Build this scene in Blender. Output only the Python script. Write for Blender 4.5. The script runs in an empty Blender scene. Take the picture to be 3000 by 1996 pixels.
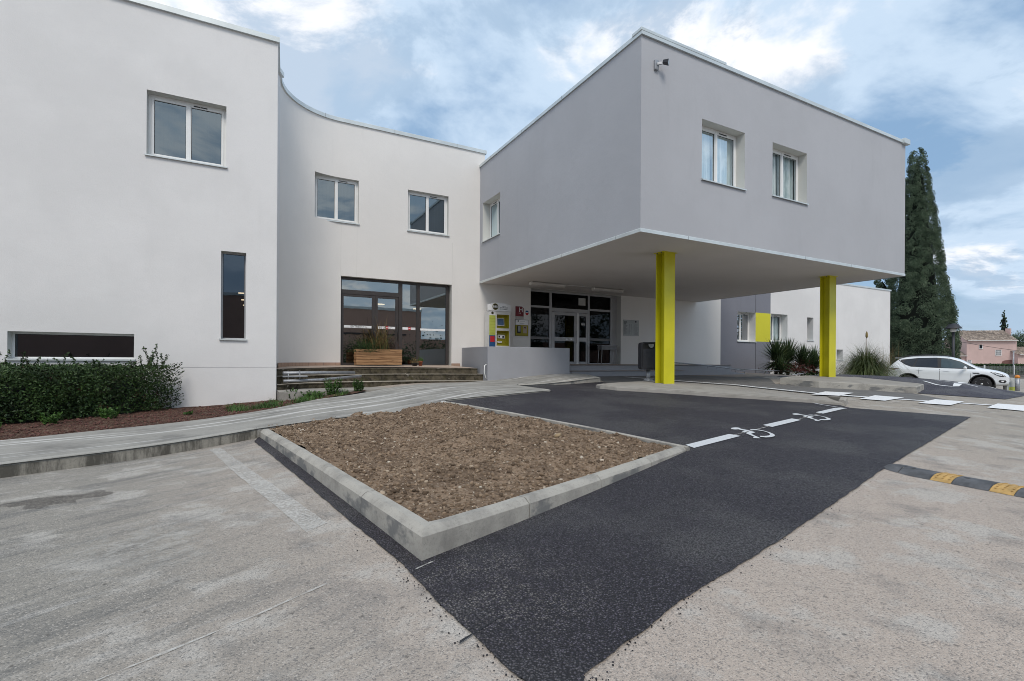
import bpy, bmesh, math, random
from mathutils import Vector, Matrix, noise
from mathutils.geometry import tessellate_polygon
random.seed(7)
PI = math.pi
S = bpy.context.scene
COL = S.collection
R = math.radians
OFF = {}

# ---------------------------------------------------------------- mesh helpers
class MB:
    def __init__(s, tf=None):
        s.v = []; s.f = []; s.tf = tf; s.sm = []
    def add(s, vs, fs, smooth=False):
        n = len(s.v)
        if s.tf: vs = [s.tf(*p) for p in vs]
        s.v += [tuple(p) for p in vs]
        s.f += [tuple(i + n for i in f) for f in fs]
        s.sm += [smooth] * len(fs)
        return s
    def box(s, x0, x1, y0, y1, z0, z1):
        return s.add([(x0,y0,z0),(x1,y0,z0),(x1,y1,z0),(x0,y1,z0),(x0,y0,z1),(x1,y0,z1),(x1,y1,z1),(x0,y1,z1)],
                     [(0,3,2,1),(4,5,6,7),(0,1,5,4),(1,2,6,5),(2,3,7,6),(3,0,4,7)])
    def quad(s, a, b, c, d):
        return s.add([a,b,c,d], [(0,1,2,3)])
    def bar(s, p, q, w, h, up=(0,0,1)):
        p = Vector(p); q = Vector(q); d = (q-p).normalized(); u = Vector(up)
        r = d.cross(u).normalized(); u = r.cross(d)
        vs = []
        for c in (p, q):
            for a, b in ((-1,-1),(1,-1),(1,1),(-1,1)):
                vs.append(c + r*a*w/2 + u*b*h/2)
        return s.add(vs, [(0,1,2,3),(7,6,5,4),(0,4,5,1),(1,5,6,2),(2,6,7,3),(3,7,4,0)])
    def tube(s, pts, r, n=8, r2=None, cap=True):
        pts = [Vector(p) for p in pts]; vs = []; fs = []; m = len(pts)
        prev = None
        for i, p in enumerate(pts):
            d = (pts[min(i+1,m-1)] - pts[max(i-1,0)]).normalized()
            a = prev if prev is not None else (Vector((0,0,1)) if abs(d.z) < .9 else Vector((1,0,0)))
            a = (a - d*a.dot(d)).normalized(); prev = a
            b = d.cross(a)
            rr = r if r2 is None else r + (r2-r)*i/(m-1)
            for k in range(n):
                t = 2*PI*k/n
                vs.append(p + a*math.cos(t)*rr + b*math.sin(t)*rr)
        for i in range(m-1):
            for k in range(n):
                fs.append((i*n+k, i*n+(k+1)%n, (i+1)*n+(k+1)%n, (i+1)*n+k))
        if cap:
            fs += [tuple(range(n))[::-1], tuple(range((m-1)*n, m*n))]
        return s.add(vs, fs, True)
    def lathe(s, prof, c=(0,0,0), n=16, axis='z'):
        vs = []; fs = []
        for r, h in prof:
            for k in range(n):
                t = 2*PI*k/n
                x, y = r*math.cos(t), r*math.sin(t)
                p = (x,y,h) if axis == 'z' else ((x,h,y) if axis == 'y' else (h,x,y))
                vs.append((p[0]+c[0], p[1]+c[1], p[2]+c[2]))
        m = len(prof)
        for i in range(m-1):
            for k in range(n):
                fs.append((i*n+k, i*n+(k+1)%n, (i+1)*n+(k+1)%n, (i+1)*n+k))
        fs += [tuple(range(n))[::-1], tuple(range((m-1)*n, m*n))]
        return s.add(vs, fs, True)
    def prism(s, poly, z0, z1):          # poly in local x,y ; extruded z
        n = len(poly)
        vs = [(x,y,z0) for x,y in poly] + [(x,y,z1) for x,y in poly]
        fs = [tuple(range(n))[::-1], tuple(range(n,2*n))] + [(i,(i+1)%n,n+(i+1)%n,n+i) for i in range(n)]
        return s.add(vs, fs)
    def build(s, name, mat, parent=None, smooth=None, bevel=0, fix=True):
        me = bpy.data.meshes.new(name)
        off = OFF.get(parent.name, Vector((0,0,0))) if parent else Vector((0,0,0))
        vs = [(a-off.x, b-off.y, c-off.z) for a,b,c in s.v]
        me.from_pydata(vs, [], s.f)
        if fix:
            bm = bmesh.new(); bm.from_mesh(me); bmesh.ops.recalc_face_normals(bm, faces=bm.faces); bm.to_mesh(me); bm.free()
        sm = s.sm if smooth is None else [smooth]*len(s.f)
        me.polygons.foreach_set('use_smooth', sm)
        me.update()
        o = bpy.data.objects.new(name, me); COL.objects.link(o)
        for m in (mat if isinstance(mat, (list,tuple)) else [mat]): me.materials.append(m)
        if parent: o.parent = parent
        OFF[o.name] = off.copy()
        if bevel:
            b = o.modifiers.new('bevel','BEVEL'); b.width = bevel; b.segments = 2; b.limit_method = 'ANGLE'
        return o

def tag(o, label=None, cat=None, group=None, kind=None):
    if label: o['label'] = label
    if cat: o['category'] = cat
    if group: o['group'] = group
    if kind: o['kind'] = kind
    return o
def thing(name, label, cat, loc=(0,0,0), rz=0, group=None):
    o = bpy.data.objects.new(name, None); COL.objects.link(o)
    o.location = loc; o.rotation_euler = (0,0,rz); o.empty_display_size = .2
    tag(o, label, cat, group)
    OFF[o.name] = Vector(loc) if rz == 0 else Vector((0,0,0))
    return o
def local(o):                      # parts of this thing are modelled in its own coordinates
    OFF[o.name] = Vector((0,0,0)); return o
def copy_tree(o, parent=None):
    c = o.copy(); COL.objects.link(c)
    if parent: c.parent = parent
    OFF[c.name] = OFF.get(o.name, Vector((0,0,0)))
    for ch in list(o.children): copy_tree(ch, c)
    return c
def text_mb(mb, txt, size, tf, align='CENTER', bold=0.0):
    cu = bpy.data.curves.new('t','FONT'); cu.body = txt; cu.size = size; cu.align_x = align; cu.align_y = 'CENTER'
    cu.offset = bold; cu.resolution_u = 3
    ob = bpy.data.objects.new('t', cu); COL.objects.link(ob)
    dg = bpy.context.evaluated_depsgraph_get()
    me = bpy.data.meshes.new_from_object(ob.evaluated_get(dg))
    vs = [tf(v.co.x, v.co.y) for v in me.vertices]; fs = [tuple(p.vertices) for p in me.polygons]
    bpy.data.objects.remove(ob); bpy.data.curves.remove(cu); bpy.data.meshes.remove(me)
    mb.add(vs, fs)
    return mb

# ---------------------------------------------------------------- materials
def rgb(c): return (c[0], c[1], c[2], 1) if isinstance(c, (tuple,list)) else (c, c, c, 1)
class NT:
    def __init__(s, nt): s.nt = nt; s.n = nt.nodes; s.l = nt.links
    def new(s, t, **kw):
        n = s.n.new(t)
        for k, v in kw.items(): setattr(n, k, v)
        return n
    def set(s, sock, v):
        if hasattr(v, 'is_linked') or isinstance(v, bpy.types.NodeSocket): s.l.new(v, sock)
        else: sock.default_value = v
    def mix(s, a, b, f, blend='MIX'):
        n = s.new('ShaderNodeMix', data_type='RGBA', blend_type=blend)
        s.set(n.inputs[0], f); s.set(n.inputs[6], a); s.set(n.inputs[7], b)
        return n.outputs[2]
    def math(s, op, a, b=0.0, clamp=False):
        n = s.new('ShaderNodeMath', operation=op); n.use_clamp = clamp
        s.set(n.inputs[0], a); s.set(n.inputs[1], b); return n.outputs[0]
    def ramp(s, x, lo, hi, a=0.0, b=1.0, smooth=True):
        n = s.new('ShaderNodeMapRange'); n.interpolation_type = 'SMOOTHSTEP' if smooth else 'LINEAR'
        s.set(n.inputs[0], x); n.inputs[1].default_value = lo; n.inputs[2].default_value = hi
        n.inputs[3].default_value = a; n.inputs[4].default_value = b; return n.outputs[0]
    def mapping(s, v, scale=(1,1,1), rot=(0,0,0), loc=(0,0,0)):
        n = s.new('ShaderNodeMapping'); s.l.new(v, n.inputs[0])
        n.inputs[1].default_value = loc; n.inputs[2].default_value = rot; n.inputs[3].default_value = scale
        return n.outputs[0]
    def along(s, v, ang, sx, sy, loc=(0,0,0)):   # stretched along a ground direction
        return s.mapping(s.mapping(v, (1,1,1), (0,0,-ang), loc), (sx,sy,1))
    def noise(s, v, scale, detail=3, rough=.55, dist=0):
        n = s.new('ShaderNodeTexNoise'); s.l.new(v, n.inputs['Vector'])
        n.inputs['Scale'].default_value = scale; n.inputs['Detail'].default_value = detail
        n.inputs['Roughness'].default_value = rough; n.inputs['Distortion'].default_value = dist
        return n.outputs['Fac']
    def vor(s, v, scale, feature='F1'):
        n = s.new('ShaderNodeTexVoronoi', feature=feature); s.l.new(v, n.inputs['Vector'])
        n.inputs['Scale'].default_value = scale; return n
    def bump(s, h, dist, strength=1.0, normal=None):
        n = s.new('ShaderNodeBump'); n.inputs['Strength'].default_value = strength; n.inputs['Distance'].default_value = dist
        s.l.new(h, n.inputs['Height'])
        if normal is not None: s.l.new(normal, n.inputs['Normal'])
        return n.outputs[0]
def base(name, rough=.8, spec=.5, metal=0):
    m = bpy.data.materials.new(name); m.use_nodes = True
    t = NT(m.node_tree); b = t.n['Principled BSDF']
    b.inputs['Roughness'].default_value = rough; b.inputs['Metallic'].default_value = metal
    b.inputs['Specular IOR Level'].default_value = spec
    g = t.new('ShaderNodeNewGeometry')
    return m, t, b, g.outputs['Position']
def simple(name, c, rough=.6, metal=0, spec=.5, var=.12, scale=3.0, bump=0, bscale=60, stretch=(1,1,1), emit=0):
    m, t, b, P = base(name, rough, spec, metal)
    P2 = t.mapping(P, stretch)
    f = t.noise(P2, scale, 4)
    c0 = [x*(1-var) for x in rgb(c)[:3]]; c1 = [min(1, x*(1+var)) for x in rgb(c)[:3]]
    t.l.new(t.mix(rgb(c0), rgb(c1), t.ramp(f, .3, .7)), b.inputs['Base Color'])
    if bump:
        t.l.new(t.bump(t.noise(P, bscale, 3), bump), b.inputs['Normal'])
    if emit:
        b.inputs['Emission Color'].default_value = rgb(c); b.inputs['Emission Strength'].default_value = emit
    return m

def render_wall(name, c, dirty=.08, streak=.05, rough=.85):
    m, t, b, P = base(name, rough, .3)
    a = t.noise(P, .35, 5, .6); big = t.noise(t.mapping(P, (1,1,.5)), 1.4, 4)
    col = t.mix(rgb([x*(1-dirty) for x in c]), rgb(c), t.ramp(a, .35, .65))
    st = t.noise(t.mapping(P, (1.6,1.6,.25)), 1.5, 6, .65)
    col = t.mix(col, rgb([x*(1-streak*2) for x in c]), t.math('MULTIPLY', t.ramp(st, .55, .8), .6))
    col = t.mix(col, rgb([x*(1-dirty*1.4) for x in c]), t.math('MULTIPLY', t.ramp(big, .55, .75), .35))
    fine = t.noise(P, 70, 3, .7)
    col = t.mix(col, rgb([x*.86 for x in c]), t.math('MULTIPLY', t.ramp(fine, .45, .7), .35))
    t.l.new(col, b.inputs['Base Color'])
    n1 = t.bump(t.noise(P, 90, 3), .004, .6)
    t.l.new(t.bump(t.noise(P, 3.0, 4), .012, .5, n1), b.inputs['Normal'])
    return m
M = {}
M['white_wall'] = render_wall('white_wall', (.765,.75,.74), .09, .05)
M['cream_wall'] = render_wall('cream_wall', (.78,.755,.725), .05, .05)
M['grey_wall'] = render_wall('grey_wall', (.445,.45,.475), .07, .07)
M['grey_low'] = render_wall('grey_low', (.345,.35,.375), .10, .10)
M['dark_grey_wall'] = render_wall('dark_grey_wall', (.22,.225,.26), .07, .07)
M['lime_wall'] = render_wall('lime_wall', (.66,.62,.05), .03, .02)
M['soffit'] = render_wall('soffit', (.68,.64,.61), .08, .03)
M['reveal'] = render_wall('reveal', (.62,.615,.58), .04, .02)
M['lime_paint'] = simple('lime_paint', (.60,.55,.012), .38, var=.06, scale=2)
M['coping'] = simple('coping', (.62,.66,.66), .35, metal=.35, var=.08, scale=2)
M['dark_line'] = simple('dark_line', (.03,.03,.035), .6)
M['pvc'] = simple('pvc', (.78,.78,.77), .35, var=.03)
M['alu'] = simple('alu', (.42,.42,.43), .4, metal=.2, var=.05)
M['bronze'] = simple('bronze', (.045,.038,.036), .4, var=.1)
M['screw'] = simple('screw', (.15,.15,.15), .4, metal=.6)
M['black'] = simple('black', (.012,.012,.014), .5)
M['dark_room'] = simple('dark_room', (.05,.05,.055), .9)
M['blind'] = simple('blind', (.10,.125,.14), .9, var=.15, scale=1.5, stretch=(8,8,.3))
M['steel'] = simple('steel', (.45,.46,.47), .35, metal=.8, var=.1)
M['galv'] = simple('galv', (.33,.34,.36), .45, metal=.5, var=.15, scale=12)
M['bin_grey'] = simple('bin_grey', (.022,.023,.03), .5, var=.1)
M['white_paint'] = simple('white_paint', (.8,.8,.8), .4)
M['kiosk_white'] = simple('kiosk_white', (.66,.65,.62), .45, var=.04)
M['olive'] = simple('olive', (.30,.26,.01), .5, var=.1)
M['lime_label'] = simple('lime_label', (.45,.5,.09), .5)
M['red'] = simple('red', (.5,.015,.02), .5)
M['blue'] = simple('blue', (.01,.07,.2), .5)
M['screen'] = simple('screen', (.08,.15,.28), .25, var=.2)
M['hotel_red'] = simple('hotel_red', (.16,.012,.02), .45)
M['terracotta'] = simple('terracotta', (.34,.11,.06), .8, bump=.002)
M['orange'] = simple('orange', (.7,.25,.03), .5)
M['emit_warm'] = simple('emit_warm', (1,.8,.5), .5, emit=3.0)
M['skin'] = simple('skin', (.5,.3,.22), .6)

def curtain_mat():
    m, t, b, P = base('curtain', .9, .2)
    w = t.new('ShaderNodeTexWave'); w.wave_type = 'BANDS'; w.bands_direction = 'X'
    t.l.new(P, w.inputs['Vector']); w.inputs['Scale'].default_value = 4.0; w.inputs['Distortion'].default_value = 3.0; w.inputs['Detail'].default_value = 3; w.inputs['Detail Scale'].default_value = .6
    t.l.new(t.mix(rgb((.48,.56,.56)), rgb((.9,.93,.92)), w.outputs['Fac']), b.inputs['Base Color'])
    return m
M['curtain'] = curtain_mat()

def glass_mat(name, tint=(.45,.5,.52), refl=.30, rcol=(.80,.92,1.0), fk=1.2):
    m = bpy.data.materials.new(name); m.use_nodes = True; t = NT(m.node_tree)
    t.n.remove(t.n['Principled BSDF'])
    tr = t.new('ShaderNodeBsdfTransparent'); tr.inputs[0].default_value = rgb(tint)
    gl = t.new('ShaderNodeBsdfGlossy'); gl.inputs['Roughness'].default_value = .012; gl.inputs['Color'].default_value = rgb(rcol)
    g = t.new('ShaderNodeNewGeometry')
    t.l.new(t.bump(t.noise(g.outputs['Position'], 1.3, 2), .003, .15), gl.inputs['Normal'])
    fr = t.new('ShaderNodeFresnel'); fr.inputs[0].default_value = 1.5
    f = t.math('ADD', t.math('MULTIPLY', fr.outputs[0], fk), refl, True)
    mx = t.new('ShaderNodeMixShader'); t.l.new(f, mx.inputs[0]); t.l.new(tr.outputs[0], mx.inputs[1]); t.l.new(gl.outputs[0], mx.inputs[2])
    t.l.new(mx.outputs[0], t.n['Material Output'].inputs[0])
    return m
M['glass'] = glass_mat('glass', refl=.18, rcol=(.76,.90,.97))
M['glass_door'] = glass_mat('glass_door', (.35,.36,.36), .27, (.86,.93,.93))
M['glass_dark'] = glass_mat('glass_dark', (.25,.26,.27), .01, (.6,.62,.65), .7)
M['glass_slit'] = glass_mat('glass_slit', (.3,.3,.32), .11, (.58,.66,.74))
M['glass_clear'] = glass_mat('glass_clear', (.92,.95,.95), .0, fk=.5)

def leaf_mat(name, a, b_, rough=.5, dark=None):
    m, t, b, P = base(name, rough, .3)
    g = t.new('ShaderNodeNewGeometry')
    col = t.mix(rgb(a), rgb(b_), g.outputs['Random Per Island'])
    col = t.mix(col, rgb([x*.45 for x in a]), t.math('MULTIPLY', t.ramp(t.noise(P, 2.2, 3), .42, .62), .75))
    t.l.new(col, b.inputs['Base Color'])
    return m
M['hedge_leaf'] = leaf_mat('hedge_leaf', (.022,.052,.017), (.075,.13,.036))
M['cypress_leaf'] = leaf_mat('cypress_leaf', (.06,.10,.06), (.16,.21,.13), .8)
M['weed_leaf'] = leaf_mat('weed_leaf', (.04,.10,.02), (.10,.19,.04))
M['grass_blade'] = leaf_mat('grass_blade', (.045,.075,.02), (.17,.20,.08), .6)
M['dry_blade'] = leaf_mat('dry_blade', (.16,.10,.05), (.30,.24,.10), .7)
M['yucca_leaf'] = leaf_mat('yucca_leaf', (.025,.05,.022), (.10,.15,.06), .4)
M['red_leaf'] = leaf_mat('red_leaf', (.05,.012,.010), (.12,.03,.02))
M['bark'] = simple('bark', (.06,.045,.035), .9, var=.3, scale=12, bump=.01)

def asphalt_old():
    m, t, b, P = base('old_asphalt', .85, .3)
    sep = t.new('ShaderNodeSeparateXYZ'); t.l.new(P, sep.inputs[0])
    w = t.noise(t.mapping(P, (1,1,1), (0,0,.35)), .55, 4, .6)
    warm = t.ramp(t.math('ADD', sep.outputs[0], t.math('MULTIPLY', w, 2.2)), -.2, 2.6)
    col = t.mix(rgb((.285,.265,.232)), rgb((.445,.375,.318)), warm)
    far = t.ramp(sep.outputs[0], 5, 11)
    col = t.mix(col, rgb((.37,.33,.28)), far)
    blot = t.noise(P, 1.6, 5, .65)
    col = t.mix(col, rgb((.50,.475,.435)), t.math('MULTIPLY', t.ramp(blot, .50, .62), .65))
    dk = t.noise(t.mapping(P, (1,1,1), (0,0,1.1), (3,7,0)), 2.3, 5, .6)
    col = t.mix(col, rgb((.15,.145,.14)), t.math('MULTIPLY', t.ramp(dk, .50, .70), .50))
    # tyre swept streaks
    stv = t.along(P, .54, .45, 3.4)
    st = t.noise(stv, 1.5, 6, .7, .3)
    nw = t.math('SUBTRACT', 1.15, warm)
    col = t.mix(col, rgb((.13,.13,.125)), t.math('MULTIPLY', t.math('MULTIPLY', t.ramp(st, .48, .66), nw), .6))
    st2 = t.noise(t.along(P, .50, .5, 4.5, (3,6,0)), 1.3, 6, .7, .3)
    col = t.mix(col, rgb((.50,.48,.45)), t.math('MULTIPLY', t.math('MULTIPLY', t.ramp(st2, .54, .68), nw), .55))
    # aggregate
    v = t.vor(P, 150); sepc = t.new('ShaderNodeSeparateColor'); t.l.new(v.outputs['Color'], sepc.inputs[0])
    k = sepc.outputs[0]
    col = t.mix(col, rgb((.10,.10,.10)), t.math('MULTIPLY', t.ramp(k, .64, 1.0), .62))
    col = t.mix(col, rgb((.60,.55,.49)), t.math('MULTIPLY', t.ramp(sepc.outputs[1], .82, 1.0), .45))
    v2 = t.vor(P, 320); s2 = t.new('ShaderNodeSeparateColor'); t.l.new(v2.outputs['Color'], s2.inputs[0])
    col = t.mix(col, rgb((.14,.14,.14)), t.math('MULTIPLY', t.ramp(s2.outputs[0], .6, 1.0), .42))
    # big lost stones
    v3 = t.vor(P, 22); s3 = t.new('ShaderNodeSeparateColor'); t.l.new(v3.outputs['Color'], s3.inputs[0])
    spot = t.math('MULTIPLY', t.ramp(s3.outputs[0], .93, .95), t.ramp(v3.outputs['Distance'], .012, .35, 1, 0))
    col = t.mix(col, rgb((.06,.055,.05)), t.math('MULTIPLY', spot, .7))
    t.l.new(col, b.inputs['Base Color'])
    h = t.math('ADD', t.math('MULTIPLY', v.outputs['Distance'], -.8), t.noise(P, 60, 4, .7))
    pat = t.noise(t.mapping(P,(1,1,1),(0,0,0),(11,4,0)), .8, 5, .6)
    n1 = t.bump(h, .0035, .8)
    t.l.new(t.bump(t.noise(P, 2.5, 4), .02, .5, n1), b.inputs['Normal'])
    return m
def asphalt_new(name='new_asphalt', k=1.0):
    m, t, b, P = base(name, .6, .5)
    wp = t.new('ShaderNodeVectorMath', operation='ADD'); nz = t.new('ShaderNodeTexNoise'); t.l.new(P, nz.inputs['Vector']); nz.inputs['Scale'].default_value = 60
    sc0 = t.new('ShaderNodeVectorMath', operation='SCALE'); t.l.new(nz.outputs['Color'], sc0.inputs[0]); sc0.inputs['Scale'].default_value = .008
    t.l.new(P, wp.inputs[0]); t.l.new(sc0.outputs[0], wp.inputs[1]); P2 = wp.outputs[0]
    v = t.vor(P2, 96); sc = t.new('ShaderNodeSeparateColor'); t.l.new(v.outputs['Color'], sc.inputs[0])
    g2 = t.math('POWER', sc.outputs[0], 2.2)
    chip = t.mix(rgb((.018*k,.015*k,.023*k)), rgb((.115*k,.101*k,.130*k)), g2)
    big = t.noise(P, .75, 5, .6)
    chip = t.mix(chip, rgb((.12*k,.115*k,.12*k)), t.math('MULTIPLY', t.ramp(big, .44, .62), .8))
    # dusty, worn zone at the kerb corner and a few scattered others
    dist = t.new('ShaderNodeVectorMath', operation='DISTANCE'); t.l.new(P, dist.inputs[0]); dist.inputs[1].default_value = (1.05,2.25,.01)
    zone = t.math('MULTIPLY', t.ramp(dist.outputs['Value'], .15, .75, 1, 0), t.ramp(t.noise(P, 5, 4, .6), .35, .65))
    sp2 = t.noise(t.mapping(P,(1,1,1),(0,0,0),(3,8,0)), 1.9, 5, .65)
    zone = t.math('MAXIMUM', zone, t.math('MULTIPLY', t.ramp(sp2, .62, .78), .6))
    chip = t.mix(chip, rgb((.34,.31,.28)), t.math('MULTIPLY', t.math('MULTIPLY', t.ramp(sc.outputs[1], .35, .9), zone), .75))
    chip = t.mix(chip, rgb((.24,.23,.23)), t.math('MULTIPLY', t.ramp(sc.outputs[1], .90, 1.0), .5))
    crev = t.ramp(v.outputs['Distance'], .28, .62, 0, 1)
    col = t.mix(chip, rgb((.006*k,.0055*k,.008*k)), t.math('MULTIPLY', crev, .85))
    t.l.new(col, b.inputs['Base Color'])
    h = t.math('ADD', t.math('MULTIPLY', v.outputs['Distance'], -1.0), t.math('MULTIPLY', t.noise(P, 50, 4, .7), .8))
    n1 = t.bump(h, .012, 1.0)
    t.l.new(t.bump(t.noise(P, 1.5, 3), .03, .5, n1), b.inputs['Normal'])
    t.l.new(t.ramp(sc.outputs[2], 0, 1, .5, .85), b.inputs['Roughness'])
    return m
def concrete(name, c, dark, amount=.5, scale=2.5, streaks=False, warm=None):
    m, t, b, P = base(name, .85, .3)
    f = t.noise(P, scale, 6, .65)
    col = t.mix(rgb(c), rgb(dark), t.math('MULTIPLY', t.ramp(f, .4, .72), amount))
    if streaks:
        s_ = t.noise(t.along(P, .40, .16, 4.6), 1.6, 5, .6, .35)
        col = t.mix(col, rgb((.62,.61,.59)), t.math('MULTIPLY', t.ramp(s_, .53, .64), .85))
        s2 = t.noise(t.along(P, .40, .30, 6, (4,2,0)), 1.3, 5, .62, .2)
        col = t.mix(col, rgb((.13,.13,.125)), t.math('MULTIPLY', t.ramp(s2, .56, .74), .6))
    fine = t.noise(P, 55, 4, .75)
    col = t.mix(col, rgb([x*.6 for x in dark]), t.math('MULTIPLY', t.ramp(fine, .5, .75), .45))
    t.l.new(col, b.inputs['Base Color'])
    if name == 'new_kerb':
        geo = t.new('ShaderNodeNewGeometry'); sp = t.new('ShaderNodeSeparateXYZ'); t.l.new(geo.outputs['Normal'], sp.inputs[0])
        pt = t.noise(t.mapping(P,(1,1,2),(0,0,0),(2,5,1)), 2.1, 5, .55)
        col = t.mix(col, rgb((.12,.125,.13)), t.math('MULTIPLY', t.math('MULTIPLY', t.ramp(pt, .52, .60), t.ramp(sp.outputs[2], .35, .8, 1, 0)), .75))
        t.l.new(col, b.inputs['Base Color'])
    n1 = t.bump(t.noise(P, 90, 4, .7), .004, .8)
    t.l.new(t.bump(t.noise(P, 6, 4), .012, .5, n1), b.inputs['Normal'])
    return m
def old_kerb():
    m, t, b, P = base('old_kerb', .9, .25)
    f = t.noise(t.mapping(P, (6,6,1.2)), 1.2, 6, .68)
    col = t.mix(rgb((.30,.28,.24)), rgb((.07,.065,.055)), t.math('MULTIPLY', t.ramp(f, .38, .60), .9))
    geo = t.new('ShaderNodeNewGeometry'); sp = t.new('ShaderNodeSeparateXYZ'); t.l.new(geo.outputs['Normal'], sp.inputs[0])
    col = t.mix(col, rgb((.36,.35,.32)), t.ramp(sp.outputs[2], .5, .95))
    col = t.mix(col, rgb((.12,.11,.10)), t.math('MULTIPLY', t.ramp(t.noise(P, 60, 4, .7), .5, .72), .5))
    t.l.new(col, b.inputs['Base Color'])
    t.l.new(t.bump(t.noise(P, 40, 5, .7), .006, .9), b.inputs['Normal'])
    return m
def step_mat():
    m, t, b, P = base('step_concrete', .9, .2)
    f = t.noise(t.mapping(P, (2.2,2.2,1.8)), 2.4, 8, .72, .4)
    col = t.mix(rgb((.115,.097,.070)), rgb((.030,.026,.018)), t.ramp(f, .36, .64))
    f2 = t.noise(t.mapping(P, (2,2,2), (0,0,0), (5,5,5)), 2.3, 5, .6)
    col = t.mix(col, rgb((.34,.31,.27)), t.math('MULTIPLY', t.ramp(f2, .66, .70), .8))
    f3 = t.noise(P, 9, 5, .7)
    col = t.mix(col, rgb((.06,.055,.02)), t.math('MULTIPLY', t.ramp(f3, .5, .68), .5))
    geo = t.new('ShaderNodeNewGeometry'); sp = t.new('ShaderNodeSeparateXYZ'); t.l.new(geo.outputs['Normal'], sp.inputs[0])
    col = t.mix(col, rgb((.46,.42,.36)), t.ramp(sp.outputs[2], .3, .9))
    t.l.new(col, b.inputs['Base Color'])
    t.l.new(t.bump(t.noise(P, 50, 5, .7), .006, .9), b.inputs['Normal'])
    return m
def soil_mat(name='soil', a=(.145,.100,.068), b_=(.31,.222,.152)):
    m, t, b, P = base(name, .95, .15)
    f = t.noise(P, 3.0, 6, .7)
    col = t.mix(rgb(a), rgb(b_), t.ramp(f, .35, .65))
    v = t.vor(P, 60); sc = t.new('ShaderNodeSeparateColor'); t.l.new(v.outputs['Color'], sc.inputs[0])
    col = t.mix(col, rgb((.42,.34,.26)), t.math('MULTIPLY', t.ramp(sc.outputs[0], .78, 1.0), .5))
    col = t.mix(col, rgb((.06,.04,.028)), t.math('MULTIPLY', t.ramp(sc.outputs[1], .7, 1.0), .5))
    t.l.new(col, b.inputs['Base Color'])
    t.l.new(t.bump(t.math('ADD', t.noise(P, 35, 5, .75), t.math('MULTIPLY', v.outputs['Distance'], -.6)), .02, 1.0), b.inputs['Normal'])
    return m
def clod_mat():
    m, t, b, P = base('clod', .95, .15)
    g = t.new('ShaderNodeNewGeometry')
    cr = t.new('ShaderNodeValToRGB'); t.l.new(g.outputs['Random Per Island'], cr.inputs[0])
    e = cr.color_ramp.elements; e[0].color = (.085,.060,.042,1); e[0].position = 0
    e[1].color = (.52,.46,.38,1); e[1].position = 1
    for p, c in ((.55,(.20,.142,.096,1)),(.90,(.30,.22,.152,1)),(.97,(.40,.32,.24,1))):
        q = e.new(p); q.color = c
    t.l.new(cr.outputs[0], b.inputs['Base Color'])
    t.l.new(t.bump(t.noise(P, 120, 3, .7), .004, .8), b.inputs['Normal'])
    return m
def tile_mat(name, a, grout, sx=3.3, rot=0):
    m, t, b, P = base(name, .7, .3)
    br = t.new('ShaderNodeTexBrick'); t.l.new(t.mapping(P, (1,1,1), (0,0,rot)), br.inputs['Vector'])
    br.offset = 0; br.inputs['Scale'].default_value = sx; br.inputs['Brick Width'].default_value = 1; br.inputs['Row Height'].default_value = 1
    br.inputs['Mortar Size'].default_value = .02
    br.inputs['Color1'].default_value = rgb(a); br.inputs['Color2'].default_value = rgb([x*.88 for x in a]); br.inputs['Mortar'].default_value = rgb(grout)
    col = t.mix(br.outputs['Color'], rgb([x*.6 for x in a]), t.math('MULTIPLY', t.ramp(t.noise(P, 4, 5, .7), .45, .75), .5))
    t.l.new(col, b.inputs['Base Color'])
    return m
def bark_mulch():
    m = soil_mat('mulch', (.055,.030,.022), (.13,.07,.05)); return m
def wood_mat():
    m, t, b, P = base('wood', .75, .3)
    f = t.noise(t.mapping(P, (.8,3,18)), 2.2, 5, .6, .6)
    col = t.mix(rgb((.15,.075,.035)), rgb((.40,.235,.12)), t.ramp(f, .3, .62))
    kn = t.vor(t.mapping(P, (1,1,5)), 2.6)
    col = t.mix(col, rgb((.07,.03,.015)), t.math('MULTIPLY', t.ramp(kn.outputs['Distance'], .02, .16, 1, 0), .8))
    t.l.new(col, b.inputs['Base Color'])
    t.l.new(t.bump(f, .004, .5), b.inputs['Normal'])
    return m
def rooftile_mat():
    m, t, b, P = base('roof_tiles', .85, .2)
    g = t.new('ShaderNodeNewGeometry')
    col = t.mix(rgb((.22,.175,.145)), rgb((.42,.345,.285)), g.outputs['Random Per Island'])
    col = t.mix(col, rgb((.12,.10,.085)), t.math('MULTIPLY', t.ramp(t.noise(P, 1.5, 5, .7), .45, .65), .7))
    t.l.new(col, b.inputs['Base Color'])
    return m
def paint_line(name='road_paint', c=(.60,.62,.64), worn=.18):
    m, t, b, P = base(name, .6, .4)
    f = t.noise(P, 14, 5, .75)
    v = t.vor(P, 105); sc = t.new('ShaderNodeSeparateColor'); t.l.new(v.outputs['Color'], sc.inputs[0])
    col = t.mix(rgb(c), rgb((.28,.28,.28)), t.math('MULTIPLY', t.ramp(f, .52, .75), worn*2))
    col = t.mix(col, rgb((.2,.2,.21)), t.math('MULTIPLY', t.ramp(sc.outputs[0], .82, 1), worn*2))
    t.l.new(col, b.inputs['Base Color'])
    t.l.new(t.bump(t.math('MULTIPLY', v.outputs['Distance'], -1.0), .006, .7), b.inputs['Normal'])
    return m
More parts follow.
